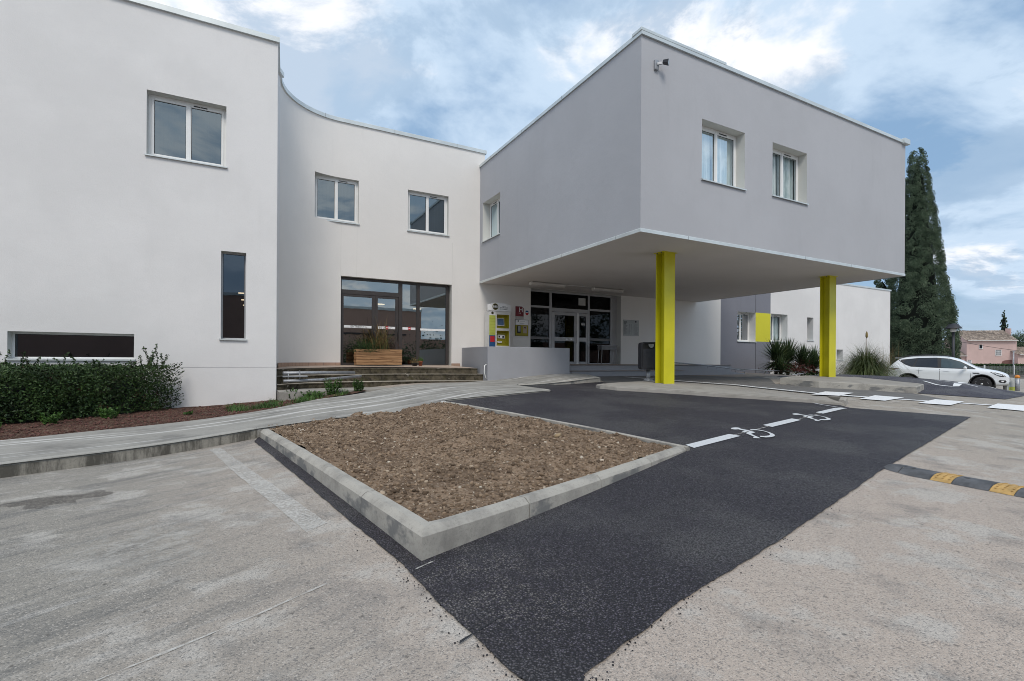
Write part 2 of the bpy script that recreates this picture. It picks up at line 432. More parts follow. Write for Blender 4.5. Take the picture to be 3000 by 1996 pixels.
def worn_paint(name, c, cover):
    m, t, b, P = base(name, .8, .3)
    tr = t.new('ShaderNodeBsdfTransparent'); mx = t.new('ShaderNodeMixShader')
    b.inputs['Base Color'].default_value = rgb(c)
    f = t.math('ADD', t.math('MULTIPLY', t.noise(P, 45, 4, .8), .75), t.math('MULTIPLY', t.noise(P, 4, 3), .25))
    t.l.new(t.ramp(f, .30, .62, 0, cover), mx.inputs[0])
    t.l.new(tr.outputs[0], mx.inputs[1]); t.l.new(b.outputs[0], mx.inputs[2])
    t.l.new(mx.outputs[0], t.n['Material Output'].inputs[0])
    return m
M['ground'] = asphalt_old(); M['fresh'] = asphalt_new()
M['canopy_road'] = concrete('canopy_road', (.17,.165,.16), (.10,.10,.10), .6)
M['mound'] = asphalt_new('mound_asphalt', 1.9)
M['walk'] = concrete('walk', (.31,.30,.275), (.16,.155,.145), .8, 1.8, True)
M['island'] = concrete('island_top', (.34,.32,.29), (.22,.205,.18), .6, 2.2)
M['new_kerb'] = concrete('new_kerb', (.40,.38,.34), (.20,.19,.175), .8, 2.6)
M['old_kerb'] = old_kerb(); M['step'] = step_mat(); M['soil'] = soil_mat(); M['clod'] = clod_mat()
M['mulch'] = bark_mulch(); M['wood'] = wood_mat(); M['roof_tile'] = rooftile_mat()
M['terrace_tile'] = tile_mat('terrace_tile', (.46,.37,.30), (.25,.2,.17), 3.3)
M['paver'] = tile_mat('paver', (.36,.29,.24), (.22,.19,.16), 5)
M['plinth_tile'] = tile_mat('plinth_tile', (.46,.31,.23), (.25,.18,.14), 5)
M['paint'] = paint_line(); M['paint_white'] = paint_line('road_paint_white', (.82,.83,.84), .05)
M['worn'] = worn_paint('worn_paint', (.58,.565,.53), .75); M['chalk'] = worn_paint('chalk', (.60,.585,.55), .62)
M['stain'] = worn_paint('stain', (.07,.06,.055), .5)
M['pink'] = render_wall('pink_wall', (.58,.42,.385), .12, .15)
M['gutter'] = simple('gutter', (.6,.58,.55), .5)
M['rubber'] = simple('rubber', (.085,.088,.095), .7, var=.35, scale=8, bump=.003)
M['amber'] = simple('amber', (.46,.29,.10), .7, var=.2, scale=15)
M['orange_wall'] = render_wall('orange_wall', (.48,.31,.25), .08, .05)
M['fence_mesh'] = simple('fence_mesh', (.35,.38,.36), .5)

def dust_mat():
    m, t, b, P = base('dust', .9, .2)
    b.inputs['Base Color'].default_value = (.55,.53,.49,1)
    tr = t.new('ShaderNodeBsdfTransparent'); mx = t.new('ShaderNodeMixShader')
    sp = t.new('ShaderNodeVectorMath', operation='DISTANCE'); t.l.new(P, sp.inputs[0]); sp.inputs[1].default_value = (-.5,3.7,.02)
    f = t.math('MULTIPLY', t.ramp(sp.outputs['Value'], .1, .75, 1, 0), t.ramp(t.noise(P, 9, 6, .75), .40, .70))
    t.l.new(t.math('MULTIPLY', f, .6), mx.inputs[0]); t.l.new(tr.outputs[0], mx.inputs[1]); t.l.new(b.outputs[0], mx.inputs[2])
    t.l.new(mx.outputs[0], t.n['Material Output'].inputs[0]); return m
M['dust'] = dust_mat()
SKX, SKY = 3.1, 1.7
SLIT_LAMPS = ((-.25,-.10,14.6,2.84),(-.19,-.06,15.0,2.71),(-.15,-.05,15.35,2.60))
# ---------------------------------------------------------------- terrain
def sm(t):
    t = max(0.0, min(1.0, t)); return t*t*(3-2*t)
def gz(x, y):
    b = .48*max(0, min(1, (y-2.5)/6.5)) + .20*max(0, min(1, (y-9)/7))*sm((x-5)/4)
    return b*(1-sm((x-19)/11))*sm((x+1.5)/6.5) - .3*sm((x-22)/8)
G = .25
def drape(poly, off, name, mat, jitter=0, step=G, zf=None, parent=None, amp=0.02):
    """flat polygon, cut on the terrain's grid and laid on it"""
    zf = zf or (lambda x, y: gz(x, y) + (off(x, y) if callable(off) else off))
    pts = []
    n = len(poly)
    for i in range(n):
        a = Vector(poly[i]); b = Vector(poly[(i+1) % n]); L = (b-a).length
        k = max(1, int(L/jitter)) if jitter else 1
        for j in range(k):
            p = a.lerp(b, j/k)
            if jitter and j:
                nn = Vector((-(b-a).y, (b-a).x)).normalized()
                p = p + nn*amp*(noise.noise((p.x*6, p.y*6, 1.3))*1.6 + noise.noise((p.x*25, p.y*25, 4.3)))
            pts.append(p)
    bm = bmesh.new()
    vv = [bm.verts.new((p.x, p.y, 0)) for p in pts]
    for tri in tessellate_polygon([[Vector((p.x, p.y, 0)) for p in pts]]):
        try: bm.faces.new([vv[i] for i in tri])
        except ValueError: pass
    xs = [p.x for p in pts]; ys = [p.y for p in pts]
    for ax, lo, hi in ((0, min(xs), max(xs)), (1, min(ys), max(ys))):
        k = math.ceil(lo/step)*step
        while k < hi:
            co = Vector((k,0,0)) if ax == 0 else Vector((0,k,0)); no = Vector((1,0,0)) if ax == 0 else Vector((0,1,0))
            bmesh.ops.bisect_plane(bm, geom=bm.verts[:]+bm.edges[:]+bm.faces[:], plane_co=co, plane_no=no, dist=1e-5)
            k += step
    for v in bm.verts: v.co.z = zf(v.co.x, v.co.y)
    for f in bm.faces:
        f.normal_update()
        if f.normal.z < 0: f.normal_flip()
        f.smooth = True
    me = bpy.data.meshes.new(name); bm.to_mesh(me); bm.free()
    me.materials.append(mat)
    o = bpy.data.objects.new(name, me); COL.objects.link(o)
    if parent: o.parent = parent
    return o
def struct(o): o['kind'] = 'structure'; return o

# the ground: one sheet to the horizon
def ground():
    xs = [-600,-300,-120,-60,-30,-15] + [-10+i*G for i in range(int(55/G)+1)] + [50,60,80,120,200,400,700]
    ys = [-600,-300,-120,-60,-30,-10] + [-4+i*G for i in range(int(26/G)+1)] + [26,32,45,80,150,300,700]
    vs = [(x, y, gz(x, y)) for y in ys for x in xs]; nx = len(xs)
    fs = [(j*nx+i, j*nx+i+1, (j+1)*nx+i+1, (j+1)*nx+i) for j in range(len(ys)-1) for i in range(nx-1)]
    mb = MB(); mb.add(vs, fs, True)
    return struct(mb.build('ground', M['ground'], fix=False))
ground()

FRESH = [(.12,7.62),(.07,7.3),(.46,4.68),(.63,3.5),(.765,2.69),(.80,2.12),(.86,1.58),(.92,1.32),(1.02,1.36),(1.08,1.455),(1.86,1.70),(3.1,2.0),(5.65,2.68),(12.03,4.13),
         (10.65,5.54),(10.9,5.9),(10.45,6.4),(9.56,7.15),(9.0,7.55),(8.53,8.05),(7.75,8.8),(7.5,9.35),(8.6,10.1),(8.8,11.2),(7.58,10.8),(5.92,10.9),(5.6,8.95),(4.35,8.7),(3.15,8.75),
         (3.12,8.15),(4.38,4.1),(.95,2.80),(.2,7.5)]
struct(drape(FRESH, .010, 'fresh_asphalt', M['fresh'], jitter=.025, amp=.0055))
CANOPY = [(8.2,9.9),(8.75,10.9),(9.6,12.2),(9.6,13.9),(14,13.9),(15.9,13.6),(18.3,13.6),(16.4,11.2),(13.75,9.2),(14.1,8.25),(15.2,7.5),(15.9,6.7),(15.0,5.4),(14.05,5.6),(12.46,6.95),(11.85,8.5),(11.33,10.7),(11.15,11.6)]
struct(drape(CANOPY, .006, 'canopy_road', M['canopy_road']))
# mound of darker asphalt past the second island
MOUND = [(16.05,6.62),(17.3,5.25),(20.6,5.6),(22.5,7.2),(22.5,10.5),(18.2,12.2),(17.4,9.6),(17.65,7.5)]
def edge_dist(x, y, poly):
    d = 99; q = Vector((x,y))
    for i in range(len(poly)):
        a = Vector(poly[i]); b = Vector(poly[(i+1)%len(poly)]); ab = b-a; s_ = max(0,min(1,(q-a).dot(ab)/ab.length_squared)); d = min(d, (q-a-ab*s_).length)
    return d
def mound_off(x, y): return .012+.17*sm(edge_dist(x,y,MOUND)/1.5)
struct(drape(MOUND, mound_off, 'raised_asphalt', M['mound']))
# pavers in front of the wing, planted bed by the wall
struct(drape([(14.3,13.62),(18.6,13.9),(19,15.2),(25,15.0),(22,12.4),(18.2,12.3),(16.0,12.2)], .008, 'paving', M['paver']))

# ---- walkway along the building
WALK_FRONT = [(-9.0,2.9),(-2.07,6.40),(-.9,7.0),(.11,7.60),(1.25,7.86),(2.2,8.0),(3.13,8.3),(3.2,8.62),(4.35,8.56),(5.68,8.88),(5.80,9.15),(5.92,10.74),(7.50,10.72),(8.73,11.05)]
WALK_BACK = [(9.25,12.3),(9.15,13.2),(6.1,13.2),(5.2,12.75),(3.9,12.9),(3.1,12.6),(2.6,12.1),(1.3,11.2),(.43,10.1),(-1.62,8.98),(-2.62,8.3),(-9.0,5.2)]
def walk_off(x, y):
    o = .13*(1-sm((x-.5)/2.2)) + .035*sm((x-.5)/2.2)
    return o + .09*sm((x-5.9)/2.8)*sm((y-9.5)/1.2)
struct(drape(WALK_FRONT + WALK_BACK, walk_off, 'pavement', M['walk']))
def kerb_run(name, pts, w, top, bottom, mat, joint=1.0, gap=.008, bev=.022):
    """row of kerb stones, mitred at the corners; pts = foot of the kerb's face, the stone lies to the left of travel"""
    mb = MB(); P = [Vector(p[:2]) for p in pts]; nv = []
    for i, p in enumerate(P):
        d0 = (p-P[i-1]).normalized() if i else None; d1 = (P[i+1]-p).normalized() if i < len(P)-1 else None
        d0 = d0 or d1; d1 = d1 or d0
        n0 = Vector((-d0.y,d0.x)); n1 = Vector((-d1.y,d1.x)); b = (n0+n1).normalized(); nv.append(b/max(.35, b.dot(n0)))
    for i in range(len(P)-1):
        a, b = P[i], P[i+1]; L = (b-a).length; k = max(1, round(L/joint)); d = (b-a)/L; n = Vector((-d.y,d.x))
        for q in range(k):
            u0, u1 = q/k, (q+1)/k; sub = 4; vs = []
            g0 = gap/2/L if q else 0; g1 = gap/2/L if q < k-1 else 0
            for s_ in range(sub+1):
                u = u0+g0 + (u1-g1-u0-g0)*s_/sub; p = a.lerp(b, u)
                m = nv[i] if (q == 0 and s_ == 0) else (nv[i+1] if (q == k-1 and s_ == sub) else n)
                zt = top(p.x, p.y); zb = bottom(p.x, p.y)-.12; t2 = noise.noise((p.x*3, p.y*3, 0))*.005; jt = noise.noise((p.x*7,p.y*7,9))*.004
                for o_, z in ((0,zb),(.012+jt,zt-bev*1.0),(.02+bev*.35+jt,zt-bev*.45),(.02+bev,zt+t2),(w-.012,zt+t2),(w,zt-.012),(w,zb)):
                    r = p+m*o_; vs.append((r.x,r.y,z))
            fs = []
            for s_ in range(sub):
                for c in range(6): fs.append((s_*7+c,(s_+1)*7+c,(s_+1)*7+c+1,s_*7+c+1))
            fs += [tuple(range(7)), tuple(range(sub*7,sub*7+7))[::-1]]
            mb.add(vs, fs)
    return struct(mb.build(name, mat))
wt = lambda x, y: gz(x, y)+walk_off(x, y)+.004
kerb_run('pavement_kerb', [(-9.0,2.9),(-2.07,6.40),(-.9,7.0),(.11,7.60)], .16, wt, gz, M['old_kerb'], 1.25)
kerb_run('pavement_edge', [(.11,7.60),(1.25,7.86),(2.2,8.0),(3.13,8.3),(3.2,8.62)], .10, lambda x, y: wt(x,y)+.004, gz, M['walk'], 1.5)
kerb_run('flush_kerb', [(3.2,8.62),(4.35,8.56),(5.68,8.88),(5.84,9.3)], .12, wt, gz, M['new_kerb'])
kerb_run('entrance_kerb', [(5.95,10.76),(7.50,10.74),(8.73,11.05),(9.3,12.3),(9.35,13.2)], .14, lambda x, y: wt(x,y)+.012, gz, M['new_kerb'])
# ---- soil bed with its kerbs
A0 = Vector((.86,2.68)); B0 = Vector((.13,7.60)); D0 = Vector((4.50,4.05)); E0 = Vector((3.16,8.30))
def bed_top(x, y):
    # kerb crown: about .17 above the ground at the near corner, nearly flush with it at the far ones
    p = Vector((x, y)); t = max(0, min(1, (p-A0).dot(D0-A0)/(D0-A0).length_squared)); u = max(0, min(1, (p-A0).dot(B0-A0)/(B0-A0).length_squared))
    h = .175*(1-t) + .055*t
    return gz(x, y) + h*(1-u) + (.14*(1-t)+.06*t)*u
kerb_run('bed_kerb', [B0[:], A0[:], D0[:]], .125, bed_top, gz, M['new_kerb'], 1.1, bev=.035)
kerb_run('bed_kerb', [D0[:], E0[:]], .075, lambda x, y: gz(x,y)+.06, gz, M['new_kerb'], 1.0)
def soil_z(x, y):
    u = max(0, min(1, (Vector((x,y))-A0).dot(B0-A0)/(B0-A0).length_squared))
    return bed_top(x, y) - .035 + (.035 if x < 1.6 else .02)*sm((u-.75)/.25) + .035*noise.noise((x*1.3, y*1.3, 0)) + .036*noise.noise((x*5, y*5, 2)) + .024*noise.noise((x*15, y*15, 5))
SOIL = [(.98,2.86),(4.36,4.13),(3.09,8.36),(2.2,8.14),(1.25,8.0),(.24,7.76)]
struct(drape(SOIL, 0, 'soil', M['soil'], step=.040, zf=soil_z))
def inside(p, poly):
    c = False; n = len(poly)
    for i in range(n):
        x1, y1 = poly[i]; x2, y2 = poly[(i+1) % n]
        if (y1 > p[1]) != (y2 > p[1]) and p[0] < (x2-x1)*(p[1]-y1)/(y2-y1)+x1: c = not c
    return c
ICO = None
def ico_unit(sub):
    bm = bmesh.new(); bmesh.ops.create_icosphere(bm, subdivisions=sub, radius=1)
    vs = [v.co.copy() for v in bm.verts]; fs = [tuple(v.index for v in f.verts) for f in bm.faces]; bm.free(); return vs, fs
I1 = ico_unit(1); I2 = ico_unit(2)
def rocks(poly, zf, n, r0, r1, rnd, sink=.3, big=None):
    mb = MB(); xs = [p[0] for p in poly]; ys = [p[1] for p in poly]; k = 0
    while k < n:
        x = rnd.uniform(min(xs), max(xs)); y = rnd.uniform(min(ys), max(ys))
        if not inside((x, y), poly): continue
        k += 1
        r = r0 + (r1-r0)*rnd.random()**3.2
        vs, fs = I2 if r > .022 else I1
        sd = rnd.random()*50; sq = rnd.uniform(.5, .85); a = rnd.random()*6.28; e = rnd.uniform(.7, 1.0)
        rot = Matrix.Rotation(a, 3, 'Z') @ Matrix.Rotation(rnd.uniform(-.6,.6), 3, 'X')
        z = zf(x, y)
        o = []
        for v in vs:
            q = v*(1+.75*noise.noise(v*1.9+Vector((sd,0,0))))
            q = rot @ Vector((q.x*r, q.y*r*e, q.z*r*sq))
            o.append((x+q.x, y+q.y, z+q.z+r*sq*(1-2*sink)))
        mb.add(o, fs, True)
    return mb
rnd = random.Random(3)
o = rocks(SOIL, soil_z, 16000, .006, .0235, rnd, .42).build('soil_clods', M['clod'], fix=False)
tag(o, 'loose brown clods and pale pebbles strewn over the bare soil', 'soil clods', kind='stuff')
mbk = rocks([(3.35,5.1),(3.4,5.1),(3.4,5.15),(3.35,5.15)], soil_z, 1, .048, .052, rnd, .35)
tag(mbk.build('stone', simple('stone_mat', (.30,.22,.13), .9, bump=.006)), 'large flat tan stone lying in the bare soil bed', 'stone')

# ---- first island under the canopy column
ISL = [(7.22,9.15),(7.40,8.78),(7.65,8.60),(8.53,7.90),(9.0,7.42),(9.56,7.02),(10.45,6.26),(10.9,5.78),(11.3,5.95),(12.2,6.75),(12.05,7.6),(11.62,9.0),(11.30,10.2),(11.05,10.6),(9.22,10.05),(8.49,9.92),(7.62,9.60),(7.3,9.4)]
def isl_off(x, y): return .085*(1-sm((x-9.4+(y-9)*.25)/1.9))+.006
struct(drape(ISL, isl_off, 'island', M['island']))
kerb_run('island_kerb', [(7.62,9.62),(7.28,9.42),(7.20,9.15),(7.38,8.76),(7.65,8.57),(8.53,7.87),(9.0,7.39),(9.56,6.99),(10.45,6.23),(10.9,5.74)][::1], .13, lambda x, y: gz(x,y)+isl_off(x,y)+.008, gz, M['island'], 1.0)
kerb_run('island_kerb', [(10.9,5.74),(11.32,5.92),(12.22,6.72)], .13, lambda x, y: gz(x,y)+max(.03,.16*(1-abs(x-11.2)/1.3)), gz, M['island'], 1.0)
# ---- second island
ISL2 = [(13.85,9.1),(14.2,8.2),(15.25,7.46),(16.0,6.66),(17.4,7.1),(17.5,8.6),(17.2,9.55),(16.2,9.75),(15.0,9.5)]
struct(drape(ISL2, .185, 'island', M['island']))
kerb_run('island_kerb', [(17.2,9.65),(16.2,9.85),(15.0,9.6),(13.82,9.12),(14.17,8.18),(15.23,7.43),(15.98,6.62),(17.45,7.05),(17.6,9.0)], .14, lambda x, y: gz(x,y)+.19, gz, M['new_kerb'], 1.0)

# ---- painted markings
def strip(pts, w): # polygon ribbon
    L = []; Rr = []
    for i, p in enumerate(pts):
        a = Vector(pts[max(0,i-1)]); b = Vector(pts[min(len(pts)-1,i+1)]); d = (b-a).normalized(); n = Vector((-d.y,d.x))
        L.append((Vector(p)+n*w/2)[:]); Rr.append((Vector(p)-n*w/2)[:])
    return L + Rr[::-1]
_mk = [0]
def mark(poly, name='road_marking', mat='paint', off=.016, j=0):
    _mk[0] += 1
    if off == .016: off = .016+.0022*(_mk[0] % 4)
    return struct(drape(poly, off, name, M[mat], jitter=j, amp=.006))
mark([(4.63,4.24),(5.75,4.51),(5.80,4.37),(4.61,4.09)]); mark([(6.87,4.80),(7.97,5.04),(8.0,4.90),(6.88,4.65)]); mark([(9.13,5.33),(10.2,5.57),(10.40,5.47),(9.12,5.19)])
mark(strip([(10.52,6.22),(10.42,5.95),(10.40,5.47)], .05))
# outline of the painted wheelchair sign, metres from its middle
SIGN = {
  'HEAD': [(-0.022, 0.134), (-0.054, 0.116), (-0.092, 0.104), (-0.131, 0.1), (-0.164, 0.104), (-0.187, 0.117), (-0.196, 0.135), (-0.19, 0.157), (-0.17, 0.179), (-0.138, 0.198), (-0.1, 0.21), (-0.061, 0.215), (-0.027, 0.21), (-0.003, 0.197), (0.006, 0.178), (-0.001, 0.156)],
  'BODY': [(-0.042, 0.126), (-0.027, 0.005), (-0.06, -0.133), (-0.223, -0.182), (-0.357, -0.422), (-0.448, -0.388), (-0.388, -0.327), (-0.366, -0.352), (-0.26, -0.125), (-0.115, -0.075), (-0.122, 0.092)],
  'ARM': [(-0.14, -0.02), (-0.15, -0.072), (-0.247, -0.103), (-0.232, -0.047)],
  'WHEEL': [(0.031, 0.022), (0.112, 0.003), (0.153, -0.044), (0.157, -0.116), (0.132, -0.22), (0.078, -0.311), (0.012, -0.377), (-0.08, -0.417), (-0.183, -0.435), (-0.254, -0.42), (-0.297, -0.374), (-0.244, -0.327), (-0.178, -0.356), (-0.1, -0.355), (-0.024, -0.327), (0.044, -0.274), (0.111, -0.186), (0.126, -0.107), (0.088, -0.058), (0.0, -0.026)],
}
for cx, cy in ((6.30,4.60),(8.64,5.17)):
    for k, nm in enumerate(('HEAD','BODY','ARM','WHEEL')): mark([(cx+a, cy+b) for a, b in SIGN[nm]], off=.0165+.002*k)
mark(strip([(10.95,12.6),(11.15,11.6),(11.33,10.75),(11.85,8.53),(12.46,6.95),(13.17,6.5),(14.05,5.73),(15.09,4.77),(16.5,3.4),(19,1.2)], .15), mat='paint_white', off=lambda x, y: .014+.022*sm((y-6.3)/.8))
for q in ([(12.96,7.32),(13.54,6.95),(12.46,6.72),(11.84,7.01)], [(13.78,6.58),(14.21,6.15),(12.84,5.93),(12.53,6.31)], [(14.76,5.74),(15.07,5.3),(13.74,5.07),(13.29,5.49)], [(15.6,4.87),(16.0,4.42),(14.5,4.11),(14.25,4.62)]):
    mark(q, mat='paint_white', off=lambda x, y: .021+.024*sm((y-6.3)/.8))
MO = lambda poly: struct(drape(poly, lambda x, y: mound_off(x,y)+.006, 'road_marking', M['paint_white']))
MO(strip([(19.0,7.7),(18.55,7.2),(18.26,6.69)], .06)); MO([(18.26,6.69),(19.25,7.02),(19.35,6.85),(18.3,6.55)])
for q in ([(19.7,7.1),(20.4,7.3),(20.5,7.05),(19.8,6.9)], [(20.9,7.5),(21.6,7.6),(21.6,7.35),(20.95,7.25)], [(19.2,6.45),(19.28,6.45),(20.3,7.9),(20.2,7.9)], [(20.0,6.3),(20.08,6.3),(21.3,7.7),(21.2,7.7)]): MO(q)
mark(strip([(5.72,4.44),(6.9,4.72)], .018), 'seam', 'worn', .0155); mark(strip([(7.97,4.96),(9.15,5.25)], .018), 'seam', 'worn', .0155)
mark([(.80,2.605),(.81,2.595),(.90,2.635),(.96,2.665),(.90,2.65)], 'chalk_smear', 'worn', .014, .03)
# old, nearly erased parking line and stains
mark([(-.43,7.13),(-.30,7.10),(.02,5.6),(-.12,5.55)], mat='chalk', off=.005, j=.05)
mark([(-.12,5.55),(.02,5.6),(.48,3.59),(.34,3.47)], mat='worn', off=.005, j=.05)
mark([(-1.25,4.1),(-.35,4.4),(-.15,3.3),(-.7,3.1)], 'dust', mat='dust', off=.004, j=.08)
mark(strip([(-1.0,1.85),(-.46,2.24),(.0,2.46),(.36,2.66)], .010), mat='worn', off=.005, j=.03)
struct(drape([(-1.75,5.20),(-1.5,5.0),(-1.2,5.05),(-1.0,5.25),(-1.15,5.42),(-1.45,5.36)], .005, 'stain', M['stain'], jitter=.05, amp=.08))
struct(drape([(1.0,1.95),(1.02,1.97),(.76,1.86),(.75,1.84)], .012, 'crack', M['black'], jitter=.04, amp=.004))
# ---- planting bed between walkway and wall
def bed_z(x, y):
    w = gz(x, y)+.11
    return w*(1-sm((y-9.0)/3.6)) + (gz(x,y)+.07)*sm((y-9.0)/3.6) + .02*noise.noise((x*3,y*3,0)) + .008*noise.noise((x*14,y*14,0))
BED = [(-9.0,5.3),(-2.62,8.38),(-1.62,9.06),(.43,10.2),(1.3,11.3),(2.6,12.2),(2.5,12.6),(.55,12.7),(.575,13.2),(-9.0,13.2)]
struct(drape(BED, 0, 'planting_bed', M['mulch'], zf=bed_z, step=.125))
o = rocks([(-4,7.7),(-1.62,9.1),(.43,10.15),(1.6,11.4),(.5,12.8),(-1.2,12.8),(-4,9.5)], bed_z, 2600, .008, .028, rnd).build('bark_chips', simple('bark_chip', (.10,.045,.035), .95, var=.5, scale=30), fix=False)
tag(o, 'reddish bark chips and crumbs covering the planting bed', 'bark chips', kind='stuff')
# loose grit on the edges of the fresh asphalt
def grit(n, mat, seed):
    rr = random.Random(seed); mb = MB(); edge = FRESH[3:13]
    for k in range(n):
        i = rr.randrange(len(edge)-1); a = Vector(edge[i]); b = Vector(edge[i+1]); d = (b-a); nn = Vector((d.y,-d.x)).normalized()
        p = a.lerp(b, rr.random()) + nn*rr.gauss(.008,.04); r = rr.uniform(.0018,.0048)
        z = gz(p.x,p.y)+.004
        mb.add([(p.x+v.x*r, p.y+v.y*r, z+v.z*r*.8) for v in I1[0]], I1[1], True)
    return mb.build('asphalt_crumbs', mat, fix=False)
tag(grit(420, M['fresh'], 5), 'black crumbs scattered along the edge of the fresh asphalt', 'asphalt crumbs', kind='stuff')
# ---------------------------------------------------------------- the hotel
ROOF = 8.65; WY = 16.28
hotel = thing('hotel_building', 'white rendered hotel with curved wing and a grey upper box on yellow-green columns', 'building')

def wall_grid(mb, pos, ss, z0, z1, ops, zs_extra=(), zbot=None):
    """pos(s)->(x,y); ss sorted params; ops: (s0,s1,za,zb)"""
    S_ = sorted(set([round(s, 4) for s in ss] + [round(v, 4) for o in ops for v in o[:2]]))
    Z_ = sorted(set([z0, z1] + [v for o in ops for v in o[2:4]] + list(zs_extra)))
    for a, b in zip(S_[:-1], S_[1:]):
        for c, d in zip(Z_[:-1], Z_[1:]):
            ms, mz = (a+b)/2, (c+d)/2
            if any(o[0] < ms < o[1] and o[2] < mz < o[3] for o in ops): continue
            (x0,y0), (x1,y1) = pos(a), pos(b)
            mb.quad((x0,y0,c), (x1,y1,c), (x1,y1,d), (x0,y0,d))
def reveals(mb, pos, ops, back, ss=()):
    """back(s)->(x,y) at the frame plane"""
    for s0, s1, za, zb in ops:
        cuts = [s0] + [s for s in sorted(ss) if s0+.01 < s < s1-.01] + [s1]
        for s in (s0, s1):
            (x0,y0), (x1,y1) = pos(s), back(s)
            mb.quad((x0,y0,za),(x1,y1,za),(x1,y1,zb),(x0,y0,zb))
        for a, b in zip(cuts[:-1], cuts[1:]):
            for z in (za, zb):
                p, q, r_, t_ = pos(a), pos(b), back(b), back(a)
                mb.quad((*p,z),(*q,z),(*r_,z),(*t_,z))
def coping(pts, name='coping', z=ROOF, h=.10, out=.045, parent=hotel, back=.30, joint=2.2, screws=True):
    """folded metal edge: front flap and flat top along pts; outward = right of travel"""
    mb = MB(); sc = MB(); n = len(pts); ns = []
    for i in range(n):
        a = Vector(pts[max(0,i-1)]); b = Vector(pts[min(n-1,i+1)]); d = (b-a).normalized(); nn = Vector((d.y,-d.x))
        if 0 < i < n-1:
            d1 = (Vector(pts[i])-a).normalized(); c = max(.5, math.sqrt((1+d1.dot((b-Vector(pts[i])).normalized()))/2)); nn = nn/c
        ns.append(nn)
    prof = [(.0,z-.02),(out,z-.025),(out,z+h-.01),(out-.012,z+h),(-back,z+h+.01),(-back,z)]
    vs = []
    for p, nn in zip(pts, ns):
        for o_, zz in prof: q = Vector(p)+nn*o_; vs.append((q.x,q.y,zz))
    m = len(prof); fs = [(i*m+k,(i+1)*m+k,(i+1)*m+(k+1)%m,i*m+(k+1)%m) for i in range(n-1) for k in range(m)] + [tuple(range(m)), tuple(range((n-1)*m,n*m))[::-1]]
    mb.add(vs, fs)
    o = mb.build(name, M['coping'], parent)
    # joints between the lengths of metal
    acc = 0; nxt = .9
    for a, b, na in zip(pts[:-1], pts[1:], ns):
        a = Vector(a); b = Vector(b); L = (b-a).length; d = (b-a).normalized(); nn = Vector((d.y,-d.x))
        while nxt < acc+L:
            p = a + d*(nxt-acc) + nn*(out+.003); q = p + d*.008
            MB().add([(p.x,p.y,z-.025),(q.x,q.y,z-.025),(q.x,q.y,z+h),(p.x,p.y,z+h)],[(0,1,2,3)]).build('joint', M['screw'], o, fix=False)
            nxt += joint
        acc += L
    return o

